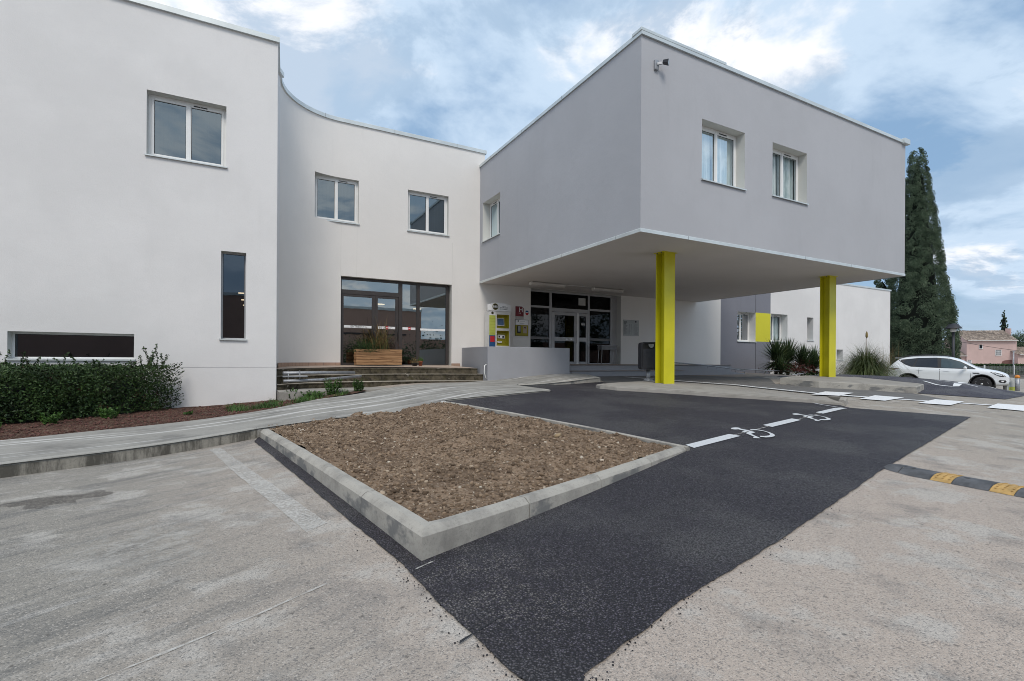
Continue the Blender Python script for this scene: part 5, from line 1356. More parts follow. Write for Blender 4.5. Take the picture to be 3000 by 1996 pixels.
# cypress
p = cam_xy(28.3, 34.5)
cypress('cypress_tree', 'very tall dense dark green cypress behind the end of the white wing', p.x, p.y, -.3, 16.2, 2.06, 1500, 185, .042, 4)
p = cam_xy(27.0, 36.0)
cypress('cypress_tree', 'shorter cypress just left of and behind the very tall one', p.x, p.y, -.3, 7.6, 1.9, 260, 180, .055, 6)
# SUV
def car(loc, rz):
    t = local(thing('parked_car', 'white sport utility car with tinted rear windows parked beyond the kerb', 'car', loc, rz))
    paint, tp, bp, _ = base('car_paint', .22, .5); bp.inputs['Base Color'].default_value = (.74,.77,.79,1); bp.inputs['Coat Weight'].default_value = .8
    trim = simple('car_trim', (.02,.02,.022), .5); tint = simple('car_glass_dark', (.012,.012,.015), .08, spec=.8); gl2 = simple('car_glass', (.05,.07,.075), .06, spec=.9)
    # x forward; stations: x, half width, sill z, belt z, roof z, roof half width
    ST = [(-2.24,.60,.48,.90,.98,.50),(-2.18,.80,.36,.98,1.12,.66),(-2.02,.87,.30,1.05,1.25,.66),(-1.80,.905,.27,1.08,1.52,.60),(-1.45,.92,.25,1.08,1.64,.60),(-.9,.925,.24,1.055,1.68,.61),
          (-.3,.925,.24,1.03,1.685,.61),(.2,.925,.24,1.02,1.64,.60),(.6,.925,.24,1.0,1.50,.58),(.95,.925,.24,.985,1.28,.60),(1.25,.925,.24,.975,1.08,.70),(1.42,.92,.25,.965,1.06,.74),(1.75,.905,.27,.93,1.00,.70),(2.02,.86,.30,.86,.915,.64),(2.20,.76,.34,.76,.82,.54),(2.28,.60,.40,.64,.68,.42)]
    bm = bmesh.new(); rings = []
    def sec(s):
        x, hw, zs, zb, zr, rw = s; k = (zb-zs)
        return [(x,0,zs-.03),(x,hw*.78,zs-.03),(x,hw*.97,zs+.04),(x,hw*1.0,zs+k*.32),(x,hw*.985,zs+k*.62),(x,hw*1.0,zs+k*.84),(x,hw*.965,zb),(x,rw+(hw*.93-rw)*.55,zb+(zr-zb)*.48),(x,rw+.03,zr-(zr-zb)*.12),(x,rw*.86,zr),(x,0,zr+.02)]
    for s in ST:
        h = sec(s); full = h + [(a,-b,c) for a,b,c in h[-2:0:-1]]; rings.append([bm.verts.new(q) for q in full])
    n = len(rings[0])
    for a, b in zip(rings[:-1], rings[1:]):
        for i in range(n): bm.faces.new((a[i],a[(i+1)%n],b[(i+1)%n],b[i]))
    bm.faces.new(rings[0][::-1]); bm.faces.new(rings[-1]); bmesh.ops.recalc_face_normals(bm, faces=bm.faces)
    me = bpy.data.meshes.new('car_body_src'); bm.to_mesh(me); bm.free()
    o = bpy.data.objects.new('tmp_body', me); COL.objects.link(o); ss = o.modifiers.new('s','SUBSURF'); ss.levels = 2
    WB = ((-1.345,.35),(1.345,.35)); cut = []
    for wx, wz in WB:
        cm = MB(); cm.lathe([(.425,-1.2),(.425,1.2)],(wx,0,wz),36,'y'); c = cm.build('tmp_cut', paint); cut.append(c)
        b = o.modifiers.new('b','BOOLEAN'); b.operation = 'DIFFERENCE'; b.object = c; b.solver = 'EXACT'
    dg = bpy.context.evaluated_depsgraph_get(); m2 = bpy.data.meshes.new_from_object(o.evaluated_get(dg))
    for c in cut: bpy.data.objects.remove(c)
    bpy.data.objects.remove(o)
    m2.polygons.foreach_set('use_smooth', [True]*len(m2.polygons)); m2.materials.clear(); m2.materials.append(paint)
    body = bpy.data.objects.new('body', m2); COL.objects.link(body); body.parent = t; OFF[body.name] = Vector((0,0,0))
    from mathutils.bvhtree import BVHTree
    tree = BVHTree.FromPolygons([v.co[:] for v in m2.vertices], [tuple(p.vertices) for p in m2.polygons])
    def onside(pts, side, out, name, mat, par=body, grid=None):
        """polygon in (x,z) laid on the body's side"""
        bmm = bmesh.new(); f_ = bmm.faces.new([bmm.verts.new((x,0,z)) for x,z in pts]); bmesh.ops.triangulate(bmm, faces=[f_])
        for ax in (0,2):
            k = -3
            while k < 3:
                no = Vector((1,0,0)) if ax == 0 else Vector((0,0,1)); bmesh.ops.bisect_plane(bmm, geom=bmm.verts[:]+bmm.edges[:]+bmm.faces[:], plane_co=no*k, plane_no=no, dist=1e-5); k += .08
        for v in bmm.verts:
            hit = tree.ray_cast(Vector((v.co.x, side*2, v.co.z)), Vector((0,-side,0)))
            v.co.y = (hit[0].y if hit[0] else side*.8) + side*out
        me = bpy.data.meshes.new(name); bmm.to_mesh(me); bmm.free(); me.polygons.foreach_set('use_smooth', [True]*len(me.polygons)); me.materials.append(mat)
        q = bpy.data.objects.new(name, me); COL.objects.link(q); q.parent = par; OFF[q.name] = Vector((0,0,0)); return q
    for sd in (-1, 1):
        onside([(-1.76,1.44),(-1.70,1.48),(-.95,1.575),(-.3,1.59),(.2,1.54),(.60,1.40),(1.14,1.06),(1.10,1.035),(-.2,1.08),(-1.25,1.13),(-1.5,1.24)], sd, .003, 'window_trim', trim)
        onside([(-1.70,1.44),(-1.30,1.525),(-1.02,1.55),(-1.18,1.16),(-1.45,1.24)], sd, .007, 'window', tint)
        onside([(-.98,1.553),(-.25,1.565),(-.22,1.11),(-1.12,1.145)], sd, .007, 'window', tint)
        onside([(-.10,1.56),(.2,1.515),(.57,1.385),(.86,1.20),(.86,1.07),(-.10,1.10)], sd, .007, 'window', gl2)
        onside([(.90,1.17),(1.06,1.07),(.90,1.07)], sd, .007, 'window', gl2)
        for L_ in ([(-.16,1.04),(-.145,1.04),(-.145,.40),(-.16,.40)], [(-.93,1.06),(-.918,1.06),(-.95,.75),(-.962,.75)], [(.93,1.0),(.942,1.0),(.99,.40),(.978,.40)]):
            onside(L_, sd, .002, 'door_gap', trim)
        onside([(-1.0,.985),(-.78,.985),(-.78,.955),(-1.0,.955)], sd, .02, 'door_handle', paint); onside([(-.02,.96),(.20,.96),(.20,.93),(-.02,.93)], sd, .02, 'door_handle', paint)
        onside([(1.02,.88),(1.24,.88),(1.28,.85),(1.22,.83),(1.04,.83)], sd, .004, 'side_vent', trim)
        onside([(-2.17,1.03),(-1.68,1.05),(-1.95,.95),(-2.17,.90)], sd, .006, 'tail_light', simple('tail_red',(.10,.012,.015),.15)); onside([(-2.18,.98),(-2.02,.985),(-2.05,.94),(-2.18,.93)], sd, .012, 'tail_light', M['white_paint'])
        onside([(1.60,.93),(1.72,.93),(2.10,.80),(2.14,.70),(1.95,.71),(1.78,.80)], sd, .005, 'headlight', trim)
        onside([(1.74,.89),(2.02,.79),(2.02,.75),(1.84,.79)], sd, .009, 'headlight_lens', simple('lens',(.6,.65,.68),.1))
        onside([(1.94,.56),(2.13,.55),(2.17,.48),(2.10,.42),(1.94,.44),(1.90,.50)], sd, .006, 'fog_light_surround', trim); onside([(1.99,.53),(2.08,.53),(2.08,.47),(2.0,.47)], sd, .011, 'fog_light', M['white_paint'])
        onside([(-.9,.34),(.9,.34),(.9,.26),(-.9,.26)], sd, .006, 'sill_trim', trim)
        onside([(-2.16,.52),(-1.98,.52),(-1.98,.45),(-2.16,.45)], sd, .006, 'reflector', simple('refl_red',(.15,.01,.01),.3))
        # wheel arch lips
        for wx, wz in WB:
            m = MB(); P_ = [(wx+.445*math.cos(R(a)), sd*.915, wz+.445*math.sin(R(a))) for a in range(-8,189,14)]
            m.tube(P_, .022, 6); m.build('arch_trim', simple('arch',(.03,.03,.032),.6), body)
            # wheel
            w = MB(); w.lathe([(.21,-.115),(.30,-.12),(.335,-.10),(.345,-.05),(.345,.05),(.335,.10),(.30,.12),(.21,.115)],(wx,sd*.80,wz),40,'y')
            wo = w.build('wheel', simple('tyre',(.018,.018,.02),.8), t)
            r_ = MB(); r_.lathe([(.235,-.02),(.25,.0),(.245,.10),(.225,.112),(.215,.06),(.20,.0)] if sd > 0 else [(.235,.02),(.25,0),(.245,-.10),(.225,-.112),(.215,-.06),(.20,0)],(wx,sd*.80,wz),40,'y')
            rm = r_.build('rim', simple('alloy',(.62,.62,.63),.25,metal=.8), wo)
            s_ = MB(); yo = sd*(.80+.105)
            for k in range(5):
                for dd in (-.16,.16):
                    a = 2*PI*k/5+.3+dd; a1 = 2*PI*k/5+.3+dd*.35
                    s_.bar((wx+.05*math.cos(a1),yo-sd*.02,wz+.05*math.sin(a1)),(wx+.235*math.cos(a),yo,wz+.235*math.sin(a)),.028,.025,(0,1,0))
            s_.lathe([(.045,yo-.02),(.045,yo+.012)],(wx,0,wz),16,'y'); s_.build('spokes', M['steel'], rm)
            h = MB(); h.lathe([(.23,sd*.80),(.23,sd*.78)],(wx,0,wz),24,'y'); h.build('brake_disc', M['black'], wo)
            l_ = MB(); l_.lathe([(.425,sd*.62),(.425,sd*.60)],(wx,0,wz),30,'y'); l_.build('arch_liner', M['black'], body)
        # mirror
        m = MB(); m.lathe([(.02,-.11),(.075,-.09),(.09,0),(.075,.07),(.03,.11)],(0,0,0),14,'y')
        m.v = [(.78+x*.75, sd*1.03+y*1.0, 1.10+z*.85) for x,y,z in m.v]; mo = m.build('mirror', paint, t)
        m = MB(); m.bar((.80,sd*.90,1.05),(.80,sd*.98,1.07),.05,.03); m.build('mirror_arm', trim, mo)
        m = MB(); m.tube([(-1.62,sd*.56,1.62),(-1.4,sd*.575,1.68),(-.6,sd*.585,1.735),(.05,sd*.575,1.70),(.22,sd*.565,1.64)],.017,6); m.build('roof_rail', trim, t)
    # windscreen, rear window, grille
    def drop(pts, axis, name, mat, out=.004):
        m = MB(); vs = []
        for y, z in pts:
            h = tree.ray_cast(Vector((axis*4,y,z)), Vector((-axis,0,0))); vs.append(((h[0].x if h[0] else axis*2)+axis*out, y, z))
        m.add(vs, [tuple(range(len(vs)))]); return m.build(name, mat, body, fix=False)
    for j in range(7):
        a, b = -.56+j*.16, -.56+(j+1)*.16
        for k in range(5):
            c, d = 1.09+k*.10, 1.09+(k+1)*.10; drop([(a,c),(b,c),(b,d),(a,d)], 1, 'windscreen', gl2)
    for c in (.70,.64,.58): 
        for j in range(6): a = -.42+j*.14; drop([(a,c),(a+.14,c),(a+.14,c+.03),(a,c+.03)], 1, 'grille', trim, .008)
    for j in range(6): a = -.54+j*.18; drop([(a,.40),(a+.18,.40),(a+.18,.47),(a,.47)], 1, 'lower_grille', trim, .008)
    for j in range(6):
        a = -.54+j*.18
        for k in range(3): c = 1.18+k*.11; drop([(a,c),(a+.18,c),(a+.18,c+.11),(a,c+.11)], -1, 'rear_window', tint)
    m = MB(); m.box(-1.93,-1.62,-.5,.5,1.555,1.58); m.build('spoiler', paint, t, bevel=.01)
    m = MB(); m.box(-1.8,1.8,-.75,.75,.18,.34); m.build('underbody', M['black'], t)
    return t
cr = car((32.45,12.20,-.27), math.atan2(-.958,.285)); cr.scale = (1.06,1.06,1.06)
# street lamp behind the car
p = cam_xy(.9*30.5-.1, 30.5); r0 = (2194-1178.5)/1135*31; p = cam_xy(r0, 31)
t = thing('street_lamp', 'dark post lamp with a square cap standing beside the tall cypress', 'street lamp')
m = MB(); m.tube([(p.x,p.y,-.3),(p.x,p.y,3.15)],.075,10); m.build('pole', M['bin_grey'], t)
m = MB(); m.lathe([(.10,3.08),(.15,3.12),(.15,3.30)],(p.x,p.y,0),12); m.build('lamp', M['kiosk_white'], t)
m = MB(); m.lathe([(.44,3.30),(.42,3.33),(.22,3.58),(.04,3.62)],(p.x,p.y,0),16); m.build('lamp_cap', M['bin_grey'], t)
# utility post and box at the right of the car
def mk(px, d, wdt=0): return cam_xy((px-1178.5)/1135*d, d)
p = mk(2318, 24.3)
t = thing('utility_box', 'pale grey service box with a yellow-green lower half beside the car bonnet', 'service box')
q0 = p; q1 = p+ER*.42
def slab(mb, a, b, th, z0, z1):
    n_ = Vector((-(b-a).y,(b-a).x)).normalized()*th
    mb.add([(a.x,a.y,z0),(b.x,b.y,z0),(b.x+n_.x,b.y+n_.y,z0),(a.x+n_.x,a.y+n_.y,z0),(a.x,a.y,z1),(b.x,b.y,z1),(b.x+n_.x,b.y+n_.y,z1),(a.x+n_.x,a.y+n_.y,z1)],[(0,3,2,1),(4,5,6,7),(0,1,5,4),(1,2,6,5),(2,3,7,6),(3,0,4,7)])
m = MB(); slab(m, p, p+ER*.42, .2, -.32, .42); m.build('box', simple('util_grey',(.45,.47,.46),.6), t, bevel=.01)
m = MB(); a = p+ER*.1-EF*.012; slab(m, a, p+ER*.38-EF*.012, .01, -.32, -.02); m.build('lime_panel', M['lime_label'], t)
p = mk(2342, 24.0)
t = thing('bollard', 'grey steel bollard with an orange cap at the right edge behind the car', 'bollard')
m = MB(); m.lathe([(.09,-.32),(.09,.42)],(p.x,p.y,0),14); m.build('post', M['galv'], t)
m = MB(); m.lathe([(.095,.42),(.10,.50),(.06,.56),(.01,.58)],(p.x,p.y,0),14); m.build('cap', M['orange'], t)
p = mk(2333, 40.0)
t = thing('signpost', 'thin grey signpost with a short crossbar in front of the pink house', 'signpost'); m = MB(); m.tube([(p.x,p.y,-.3),(p.x,p.y,2.15)],.045,8); m.build('pole', M['galv'], t)
m = MB(); m.box(p.x-.3,p.x+.3,p.y-.02,p.y+.02,2.1,2.16); m.build('crossbar', M['galv'], t)
# fence, roadside strip and hedge across the street
t = thing('mesh_fence', 'low wire mesh fence with white posts on a concrete base across the street', 'fence')
def fp(r, d): return cam_xy(r, d)
FA, FB = (36.0, 47.0), (75.0, 49.0)
A_ = fp(*FA); B_ = fp(*FB); m = MB(); slab(m, A_, B_, .12, -.45, .05); m.build('base_wall', M['canopy_road'], t)
m = MB()
for i in range(9):
    z = .12+i*.085; m.bar((A_.x,A_.y,z),(B_.x,B_.y,z),.012,.012)
for i in range(260):
    q = A_.lerp(B_, i/260); m.bar((q.x,q.y,.05),(q.x,q.y,.86),.006,.006,(1,0,0))
m.build('mesh', M['fence_mesh'], t)
for i in range(14):
    q = A_.lerp(B_, i/13+.013); m = MB(); m.box(q.x-.045,q.x+.045,q.y-.045,q.y+.045,.05,.95); m.build('post', M['white_paint'], t)
t = thing('trimmed_hedge', 'long flat-topped green hedge between the wire fence and the pink house', 'hedge'); m = MB(); rr = random.Random(31)
A2 = fp(37, 49.5); B2 = fp(78, 51.5); pts = []
for i in range(26000):
    q = A2.lerp(B2, rr.random()); dpt = rr.random()**2*1.0; q = q + EF*dpt; z = rr.uniform(-.3,1.02)
    if rr.random() < .4: z = 1.0+rr.gauss(0,.03); q = q + EF*rr.random()*.5
    pts.append((q.x,q.y,z))
leafcloud(m, pts, .075, rr, .2, .5); m.build('foliage', M['hedge_leaf'], t, fix=False)
m = MB(); slab(m, A2+EF*.5, B2+EF*.5, .8, -.4, .92); m.build('shade_core', M['black'], t)  # black slab behind the leaves, painted as the hedge's shaded inside
m = MB(); 
struct(drape([tuple(fp(34,46.6)),tuple(fp(80,48.6)),tuple(fp(82,52)),tuple(fp(34,50))], .04, 'verge', simple('verge', (.07,.10,.035), .95, var=.4, scale=3), step=4))
struct(drape([tuple(fp(33.5,45.9)),tuple(fp(80,47.9)),tuple(fp(80,48.3)),tuple(fp(33.5,46.4))], .10, 'kerb', M['new_kerb'], step=4))
# pink house --------------------------------------------------------
HD = 100.0
def hp(px, d=HD): return cam_xy((px-1178.5)/1135*d, d)
def gable_house(t, A, B, depth, ze, zr, over=.35, wall='pink'):
    """A,B front corners (left,right); ridge parallel to AB"""
    n_ = Vector((-(B-A).y,(B-A).x)).normalized(); 
    C, D = B+n_*depth, A+n_*depth; Rm_, Lm = (B+C)/2, (A+D)/2; z0 = -.6
    m = MB()
    m.quad((A.x,A.y,z0),(B.x,B.y,z0),(B.x,B.y,ze),(A.x,A.y,ze)); m.quad((C.x,C.y,z0),(D.x,D.y,z0),(D.x,D.y,ze),(C.x,C.y,ze))
    m.add([(B.x,B.y,z0),(C.x,C.y,z0),(C.x,C.y,ze),(Rm_.x,Rm_.y,zr),(B.x,B.y,ze)],[(0,1,2,3,4)]); m.add([(D.x,D.y,z0),(A.x,A.y,z0),(A.x,A.y,ze),(Lm.x,Lm.y,zr),(D.x,D.y,ze)],[(0,1,2,3,4)])
    m.build('wall', M[wall], t, fix=False)
    u = (B-A).normalized(); L = (B-A).length; r_ = MB(); k = int(L/.28)
    for sgn in (0,1):
        E0 = A-n_*over if sgn == 0 else D+n_*over; zl = ze-over*(zr-ze)/(depth/2)
        for i in range(k+2):
            e = E0+u*(i*.28-.14); rr_ = (Lm+u*(i*.28-.14)); vs = []
            rows = 9
            for j in range(rows):
                t0, t1 = j/rows, (j+1.12)/rows
                for tt, dz in ((t0,.05),(t1,.015)):
                    p = e.lerp(rr_, min(1,tt)); z = zl+(zr-zl)*min(1,tt)+dz
                    for s_, hz in ((-.14,0),(-.07,.055),(0,.075),(.07,.055),(.14,0)):
                        q = p+u*s_; vs.append((q.x,q.y,z+hz))
                b = len(vs)-10; 
                r_.add(vs[b:b+10], [(c,c+1,c+6,c+5) for c in range(4)], True)
    r_.build('roof', M['roof_tile'], t, fix=False)
    m = MB(); 
    e0 = A-n_*(over+.05); e1 = B-n_*(over+.05); zl = ze-over*(zr-ze)/(depth/2); m.bar((e0.x,e0.y,zl-.03),(e1.x,e1.y,zl-.03),.16,.14); m.build('gutter', M['gutter'], t)
    return n_, u
ht = thing('pink_house', 'two-storey pink rendered house with a tiled roof and barred windows', 'house')
A_ = hp(2225); B_ = hp(2340, 98.0)
n_, u_ = gable_house(ht, A_, B_, 7.5, 5.85, 7.85)
def hwin(px, z, w, h, bars=True):
    p = A_ + u_*px - n_*.02; m = MB()
    def bx(mb, a, b, z0, z1, th, off=0): q = p+u_*a-n_*off; q2 = p+u_*b-n_*off; slab(mb, q, q2, -th, z0, z1)
    bx(m,-w/2-.06,w/2+.06,z-.1,z,.10); bx(m,-w/2-.05,-w/2,z,z+h,.05); bx(m,w/2,w/2+.05,z,z+h,.05); o = m.build('window', M['pvc'], ht)
    m = MB(); bx(m,-w/2,w/2,z,z+h,.015); m.build('pane', M['black'] if bars else M['glass_dark'], o)
    if bars:
        m = MB()
        for i in range(5): a = -w/2+w*(i+.5)/5; bx(m,a-.018,a+.018,z,z+h,.02,.03)
        for zz in (z+h*.33,z+h*.66): bx(m,-w/2,w/2,zz-.015,zz+.015,.02,.028)
        m.build('bars', M['white_paint'], o)
hwin(2.35,4.05,.5,.78,False); hwin(5.3,2.75,.9,1.05); hwin(.45,1.05,.6,.65)
m = MB(); q = A_+u_*8.3-n_*.03; q1 = A_+u_*5.9-n_*.03
P_ = [(0,-.6)]+[(2.9*(1-math.cos(PI*i/8))/2, 1.35+.45*math.sin(PI*i/8)) for i in range(9)]+[(2.9,-.6)]
m.add([(q1.x+u_.x*a,q1.y+u_.y*a,b) for a,b in P_],[tuple(range(len(P_)))]); m.build('porch_opening', simple('porch',(.16,.08,.07),.9), ht)
m = MB(); slab(m, A_+u_*7.7-n_*.05, A_+u_*8.7-n_*.05, -.03, -.5, 1.3); m.build('door', M['gutter'], ht)
m = MB(); q = A_+u_*9.0+n_*3.4; m.box(q.x-.35,q.x+.35,q.y-.35,q.y+.35,7.0,8.25); m.build('chimney', M['pink'], ht)
m = MB(); q = A_+u_*1.2+n_*3.75; m.tube([(q.x,q.y,7.6),(q.x,q.y,9.0)],.03,5); m.bar((q.x-.3,q.y,8.8),(q.x+.3,q.y,8.8),.04,.04); m.build('antenna', M['galv'], ht)
hb = thing('low_annex', 'single-storey pink annex with tiled roof left of the pink house', 'house')
gable_house(hb, hp(2193,101), hp(2224.5,100.3), 5.5, 2.75, 4.1)
hc = thing('low_annex', 'single-storey pink annex with tiled roof cut by the right edge of the photo', 'house')
gable_house(hc, hp(2343,97), hp(2420,97), 6, 3.0, 4.4)
hd_ = thing('white_house', 'small pale house glimpsed between the cypress and the lamp post', 'house')
gable_house(hd_, hp(2172,90), hp(2189,90), 5, 1.9, 2.7, wall='white_wall')
# second lamp, wires, far trees
p = hp(2207, 85); t = thing('street_lamp', 'distant thin street lamp with a flat horizontal head', 'street lamp'); m = MB(); m.tube([(p.x,p.y,-.5),(p.x,p.y,6.3)],.07,6); m.build('pole', M['bin_grey'], t)
m = MB(); q = p-ER*.8; m.bar((q.x,q.y,6.3),(p.x+.1,p.y,6.32),.25,.10); m.build('lamp', M['bin_grey'], t)
def wire(p0, z0, p1, z1, lab):
    m = MB(); P_ = []
    for i in range(13): tt = i/12; q = p0.lerp(p1, tt); P_.append((q.x,q.y,z0+(z1-z0)*tt-1.2*tt*(1-tt)))
    m.tube(P_, .02, 5); tag(m.build('overhead_wire', M['black']), lab, 'wire')
wire(hp(2150,60), 5.6, hp(2460,60), 4.2, 'upper black overhead wire crossing the pink house roof'); wire(hp(2150,55), 4.1, hp(2460,52), 2.0, 'lower black overhead wire crossing the pink house wall')
p = hp(2310, 125); cypress('cypress_tree', 'slim distant cypress rising behind the pink house roof', p.x, p.y, -1, 15.5, 1.0, 260, 90, .13, 9, prof=lambda h: 1.05*(1-max(0,(h-.45)/.55)**1.5)**.85)
def tree(px, d, h, w, label, seed, z0=-1, col='cypress_leaf', n=70):
    p = hp(px, d); rr = random.Random(seed); t = thing('broadleaf_tree', label, 'tree', group='distant trees behind the houses'); m = MB()
    m.tube([(p.x,p.y,z0),(p.x,p.y,z0+h*.6)],.22,7,.1)
    tips = []
    for i in range(9):
        a = rr.random()*6.28; q = Vector((p.x+math.cos(a)*w*.35,p.y+math.sin(a)*w*.35,z0+h*rr.uniform(.6,.9))); m.tube([(p.x,p.y,z0+h*.4),tuple(q)],.08,5,.03)
    m.build('trunk', M['bark'], t); m = MB()
    for i in range(n):
        v = Vector((rr.gauss(0,1),rr.gauss(0,1),rr.gauss(0,1))).normalized()*rr.random()**.4; c = Vector((p.x+v.x*w/2,p.y+v.y*w/2,z0+h*.68+v.z*h*.32)); cr = w*.11
        leafcloud(m, [c+Vector((rr.gauss(0,cr),rr.gauss(0,cr),rr.gauss(0,cr*.7))) for _ in range(55)], .16, rr)
    m.build('crown', M[col], t, fix=False)
tree(2268,118,8.2,2.4,'narrow dark treetop left of the distant slim cypress',1); tree(2288,120,9.0,5.0,'rounded dark treetop behind the roof ridge of the pink house',2)
tree(2335,120,8.8,4.2,'dark treetop beside the chimney of the pink house',3); tree(2357,115,9.6,6,'dark treetop at the right edge behind the pink house',4); tree(2380,112,8.6,6,'treetop just beyond the right edge of the photo',5,n=40)
tree(2213,130,6.0,5,'low distant green tree between the cypress and the pink house',6)

# ---------------------------------------------------------------- rubber speed bump
t = thing('speed_bump', 'black rubber speed bump with yellow blocks lying on the old asphalt', 'speed bump')
a = Vector((6.10,2.80)); b = Vector((5.75,-1.4)); L = (b-a).length; d = (b-a)/L; nn = Vector((-d.y,d.x))
def bumpseg(s0, s1, mat, name, endcap=False):
    m = MB(); ns = 12; W = .17; H = .055; k = 6; vs = []
    for j in range(k+1):
        s = s0+(s1-s0)*j/k; e = 1
        if endcap: e = math.sqrt(max(.0, 1-(1-(s-s0)/(s1-s0))**2))
        for i in range(ns+1):
            x = -W+2*W*i/ns; h = H*max(0,(1-(abs(x)/W)**2.6))*e; ww = x*(.35+.65*e)
            q = a+d*s+nn*ww; vs.append((q.x,q.y,gz(q.x,q.y)+.003+h))
    m.add(vs, [(j*(ns+1)+i,j*(ns+1)+i+1,(j+1)*(ns+1)+i+1,(j+1)*(ns+1)+i) for j in range(k) for i in range(ns)], True)
    return m.build(name, mat, t)
bumpseg(0,.20,M['rubber'],'end_cap',True)
s = .205
for i in range(9):
    nm, mt, l = (('rubber_block','rubber',.28),('yellow_block','amber',.17))[i % 2]
    o = bumpseg(s, s+l-.004, M[mt], nm)
    if nm == 'rubber_block':
        m = MB(); q = a+d*(s+.06)-nn*.02; m.lathe([(.022,0),(.022,.059)],(q.x,q.y,gz(q.x,q.y)),10); m.build('bolt', M['black'], o)
    else:
        m = MB()
        for u in range(-4,5):
            for v in (0,1,2):
                q = a+d*(s+.03+v*.055)+nn*u*.032; h = .055*(1-(abs(u*.032)/.17)**2.6); m.lathe([(.010,0),(.006,.006)],(q.x,q.y,gz(q.x,q.y)+.003+h),4)
        m.build('studs', M['amber'], o)
    s += l
# ---------------------------------------------------------------- what the glass reflects, across the car park behind
rb = thing('warehouse', 'low orange-brown rendered building across the car park, seen mirrored in the glazing', 'building')
m = MB(); m.box(-25,20,-42,-30,-.5,7.4); m.build('wall', M['orange_wall'], rb)
m = MB(); m.box(-25.1,20.1,-42.1,-29.9,7.402,7.7); m.build('coping', M['coping'], rb)
m = MB(); m.box(3,7,-29.98,-29.9,0,3.5); m.build('shutter_door', M['gutter'], rb)
m = MB(); m.box(8,18,-29.98,-29.9,4.2,4.4); m.build('fascia', M['dark_line'], rb)
r2 = thing('outbuilding', 'lower orange-brown outbuilding across the car park, seen mirrored in the glazing', 'building')
m = MB(); m.box(21,60,-46,-38,-.5,4.2); m.build('wall', M['orange_wall'], r2)
def rtree(x, y, h, w, label, seed, bare=False):
    rr = random.Random(seed); t = thing('broadleaf_tree', label, 'tree', group='trees mirrored in the glazing'); m = MB(); m.tube([(x,y,-.3),(x,y,h*.5)],.2,7,.1)
    for i in range(60 if bare else 10):
        a = rr.random()*6.28; e = rr.uniform(.2,1.2); s0 = Vector((x,y,h*rr.uniform(.25,.5))); m.tube([s0, s0+Vector((math.cos(a)*w*.22,math.sin(a)*w*.22,h*.2)), s0+Vector((math.cos(a)*w*.45*rr.random(),math.sin(a)*w*.45,h*.5*rr.random()+h*.1))],.05,4,.015)
    m.build('trunk', M['bark'], t)
    if not bare:
        m = MB()
        for i in range(60):
            v = Vector((rr.gauss(0,1),rr.gauss(0,1),rr.gauss(0,1))).normalized()*rr.random()**.4; c = Vector((x+v.x*w/2,y+v.y*w/2,h*.62+v.z*h*.38))
            leafcloud(m, [c+Vector((rr.gauss(0,.5),rr.gauss(0,.5),rr.gauss(0,.4))) for _ in range(45)], .2, rr)
        m.build('crown', M['cypress_leaf'], t, fix=False)
rtree(26,-30,8.5,6,'bare branched tree across the car park, mirrored in the dark glazing',1,True)
for i, (x, y, h, w) in enumerate(((40,-22,9,8),(47,-18,10,9),(55,-12,9,9),(36,-30,8,8))): rtree(x, y, h, w, ['leafy tree mirrored at the left of the entrance panes','tallest leafy tree mirrored in the entrance panes','leafy tree mirrored in the right entrance pane','leafy tree mirrored beside the bare one'][i], 20+i)
for i, (x, y, r) in enumerate(((10,-7,1.7),(14.5,-9,1.9),(20,-12,2.2),(6,-10,1.6))):
    rr = random.Random(50+i); m = MB(); leafcloud(m, [(x+rr.gauss(0,r*.6),y+rr.gauss(0,r*.6),.1+abs(rr.gauss(0,r*.6))) for _ in range(5000)], .10, rr)
    tag(m.build('shrub', M['hedge_leaf'], fix=False), ['dark round shrub','wide dark shrub','largest dark shrub','small dark shrub'][i]+' behind the photographer, mirrored in the glazing', 'shrub', 'shrubs mirrored in the glazing')

# ---------------------------------------------------------------- camera, light, sky
cam = bpy.data.cameras.new('camera'); co = bpy.data.objects.new('camera', cam); COL.objects.link(co); S.camera = co
cam.sensor_width = 36; cam.lens = 36*1135/2357; cam.shift_y = 45/2357; cam.clip_start = .05; cam.clip_end = 3000
co.matrix_world = Matrix.Translation((0,0,1.15)) @ Matrix.Rotation(TH_-PI/2, 4, 'Z') @ Matrix.Rotation(PI/2, 4, 'X') @ Matrix.Rotation(R(.35), 4, 'Z')
EL, AZ = R(50), R(-113)     # sun behind and to the right of the camera
sun = bpy.data.lights.new('sun','SUN'); so = bpy.data.objects.new('sun', sun); COL.objects.link(so)
sun.energy = 1.9; sun.angle = R(22); sun.color = (1.0,.93,.84)
dirv = Vector((math.cos(EL)*math.cos(AZ), math.cos(EL)*math.sin(AZ), math.sin(EL)))
so.rotation_euler = dirv.to_track_quat('Z','Y').to_euler(); so.location = (20,-20,30)
w = bpy.data.worlds.new('World'); S.world = w; w.use_nodes = True; t = NT(w.node_tree)
bg = t.n['Background']; bg.inputs[1].default_value = .125
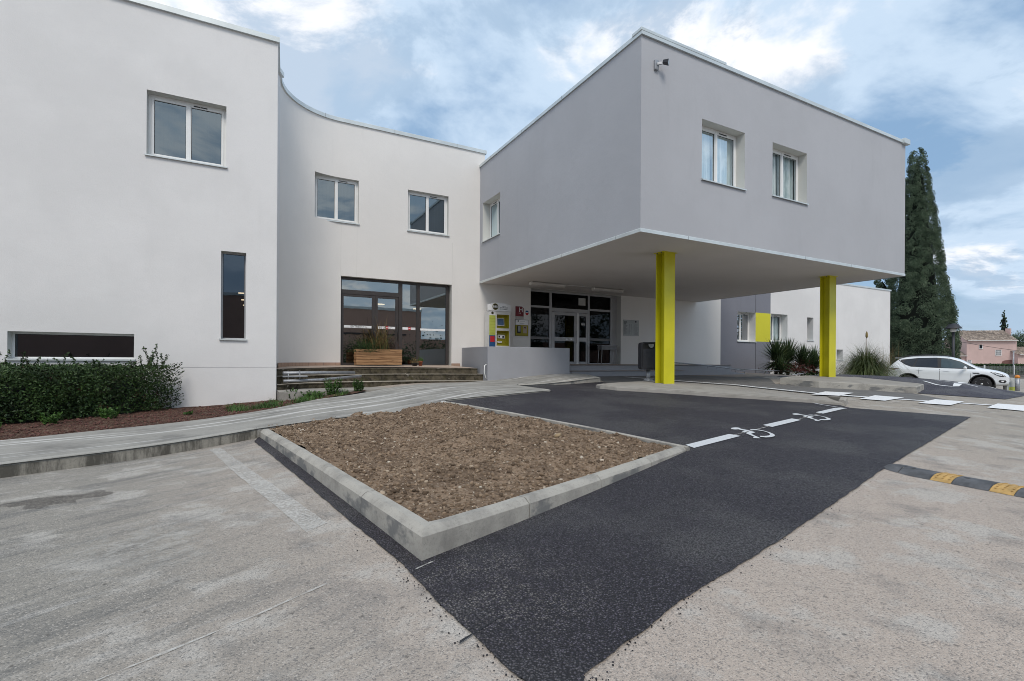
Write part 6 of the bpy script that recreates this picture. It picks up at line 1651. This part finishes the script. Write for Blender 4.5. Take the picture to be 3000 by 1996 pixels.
sky = t.new('ShaderNodeTexSky'); sky.sky_type = 'NISHITA'; sky.sun_disc = False; sky.sun_elevation = EL; sky.sun_rotation = PI/2-AZ
sky.air_density = 1.3; sky.dust_density = 1.0
tc = t.new('ShaderNodeTexCoord'); D = tc.outputs['Generated']
sp = t.new('ShaderNodeSeparateXYZ'); t.l.new(D, sp.inputs[0])
zc = t.math('MAXIMUM', t.math('ADD', sp.outputs[2], .22), .04)
cv = t.new('ShaderNodeCombineXYZ'); t.l.new(t.math('DIVIDE', sp.outputs[0], zc), cv.inputs[0]); t.l.new(t.math('DIVIDE', sp.outputs[1], zc), cv.inputs[1])
V = t.mapping(cv.outputs[0], (1,1,1), (0,0,0), (SKX,SKY,0))
n1 = t.noise(V, 1.15, 7, .56, .35); n2 = t.noise(t.mapping(V, (1,1,1), (0,0,.4), (7,3,0)), 3.1, 6, .6, .3)
f = t.math('ADD', t.math('MULTIPLY', n1, .78), t.math('MULTIPLY', n2, .22))
# more open sky towards +x (right of the picture), thicker on the left
side = t.ramp(sp.outputs[0], .2, 1.0, .035, -.035)
f = t.math('ADD', f, side)
blue = t.mix(sky.outputs[0], rgb((2.2,3.6,5.5)), .8)
thin = t.mix(blue, rgb((5.0,6.2,7.6)), t.ramp(f, .38, .52))
col = t.mix(thin, rgb((8.2,8.35,8.7)), t.ramp(f, .52, .59))
shade = t.noise(t.mapping(V, (1,1,1), (0,0,0), (2,9,0)), 2.2, 9, .60, .4)
col = t.mix(col, rgb((3.2,4.4,5.9)), t.math('MULTIPLY', t.ramp(shade, .48, .58), .75))
hz = t.ramp(sp.outputs[2], -.02, .16, 1, 0)
col = t.mix(col, rgb((4.8,6.0,7.2)), t.math('MULTIPLY', hz, .45))
t.l.new(col, bg.inputs[0])
S.view_settings.view_transform = 'Standard'; S.view_settings.look = 'None'; S.view_settings.exposure = 0; S.view_settings.gamma = 1
S.render.engine = 'CYCLES'; S.cycles.use_denoising = True; S.cycles.pixel_filter_type = 'BLACKMAN_HARRIS'; S.cycles.filter_width = .95; S.cycles.max_bounces = 8; S.cycles.transparent_max_bounces = 16
bpy.context.view_layer.update()
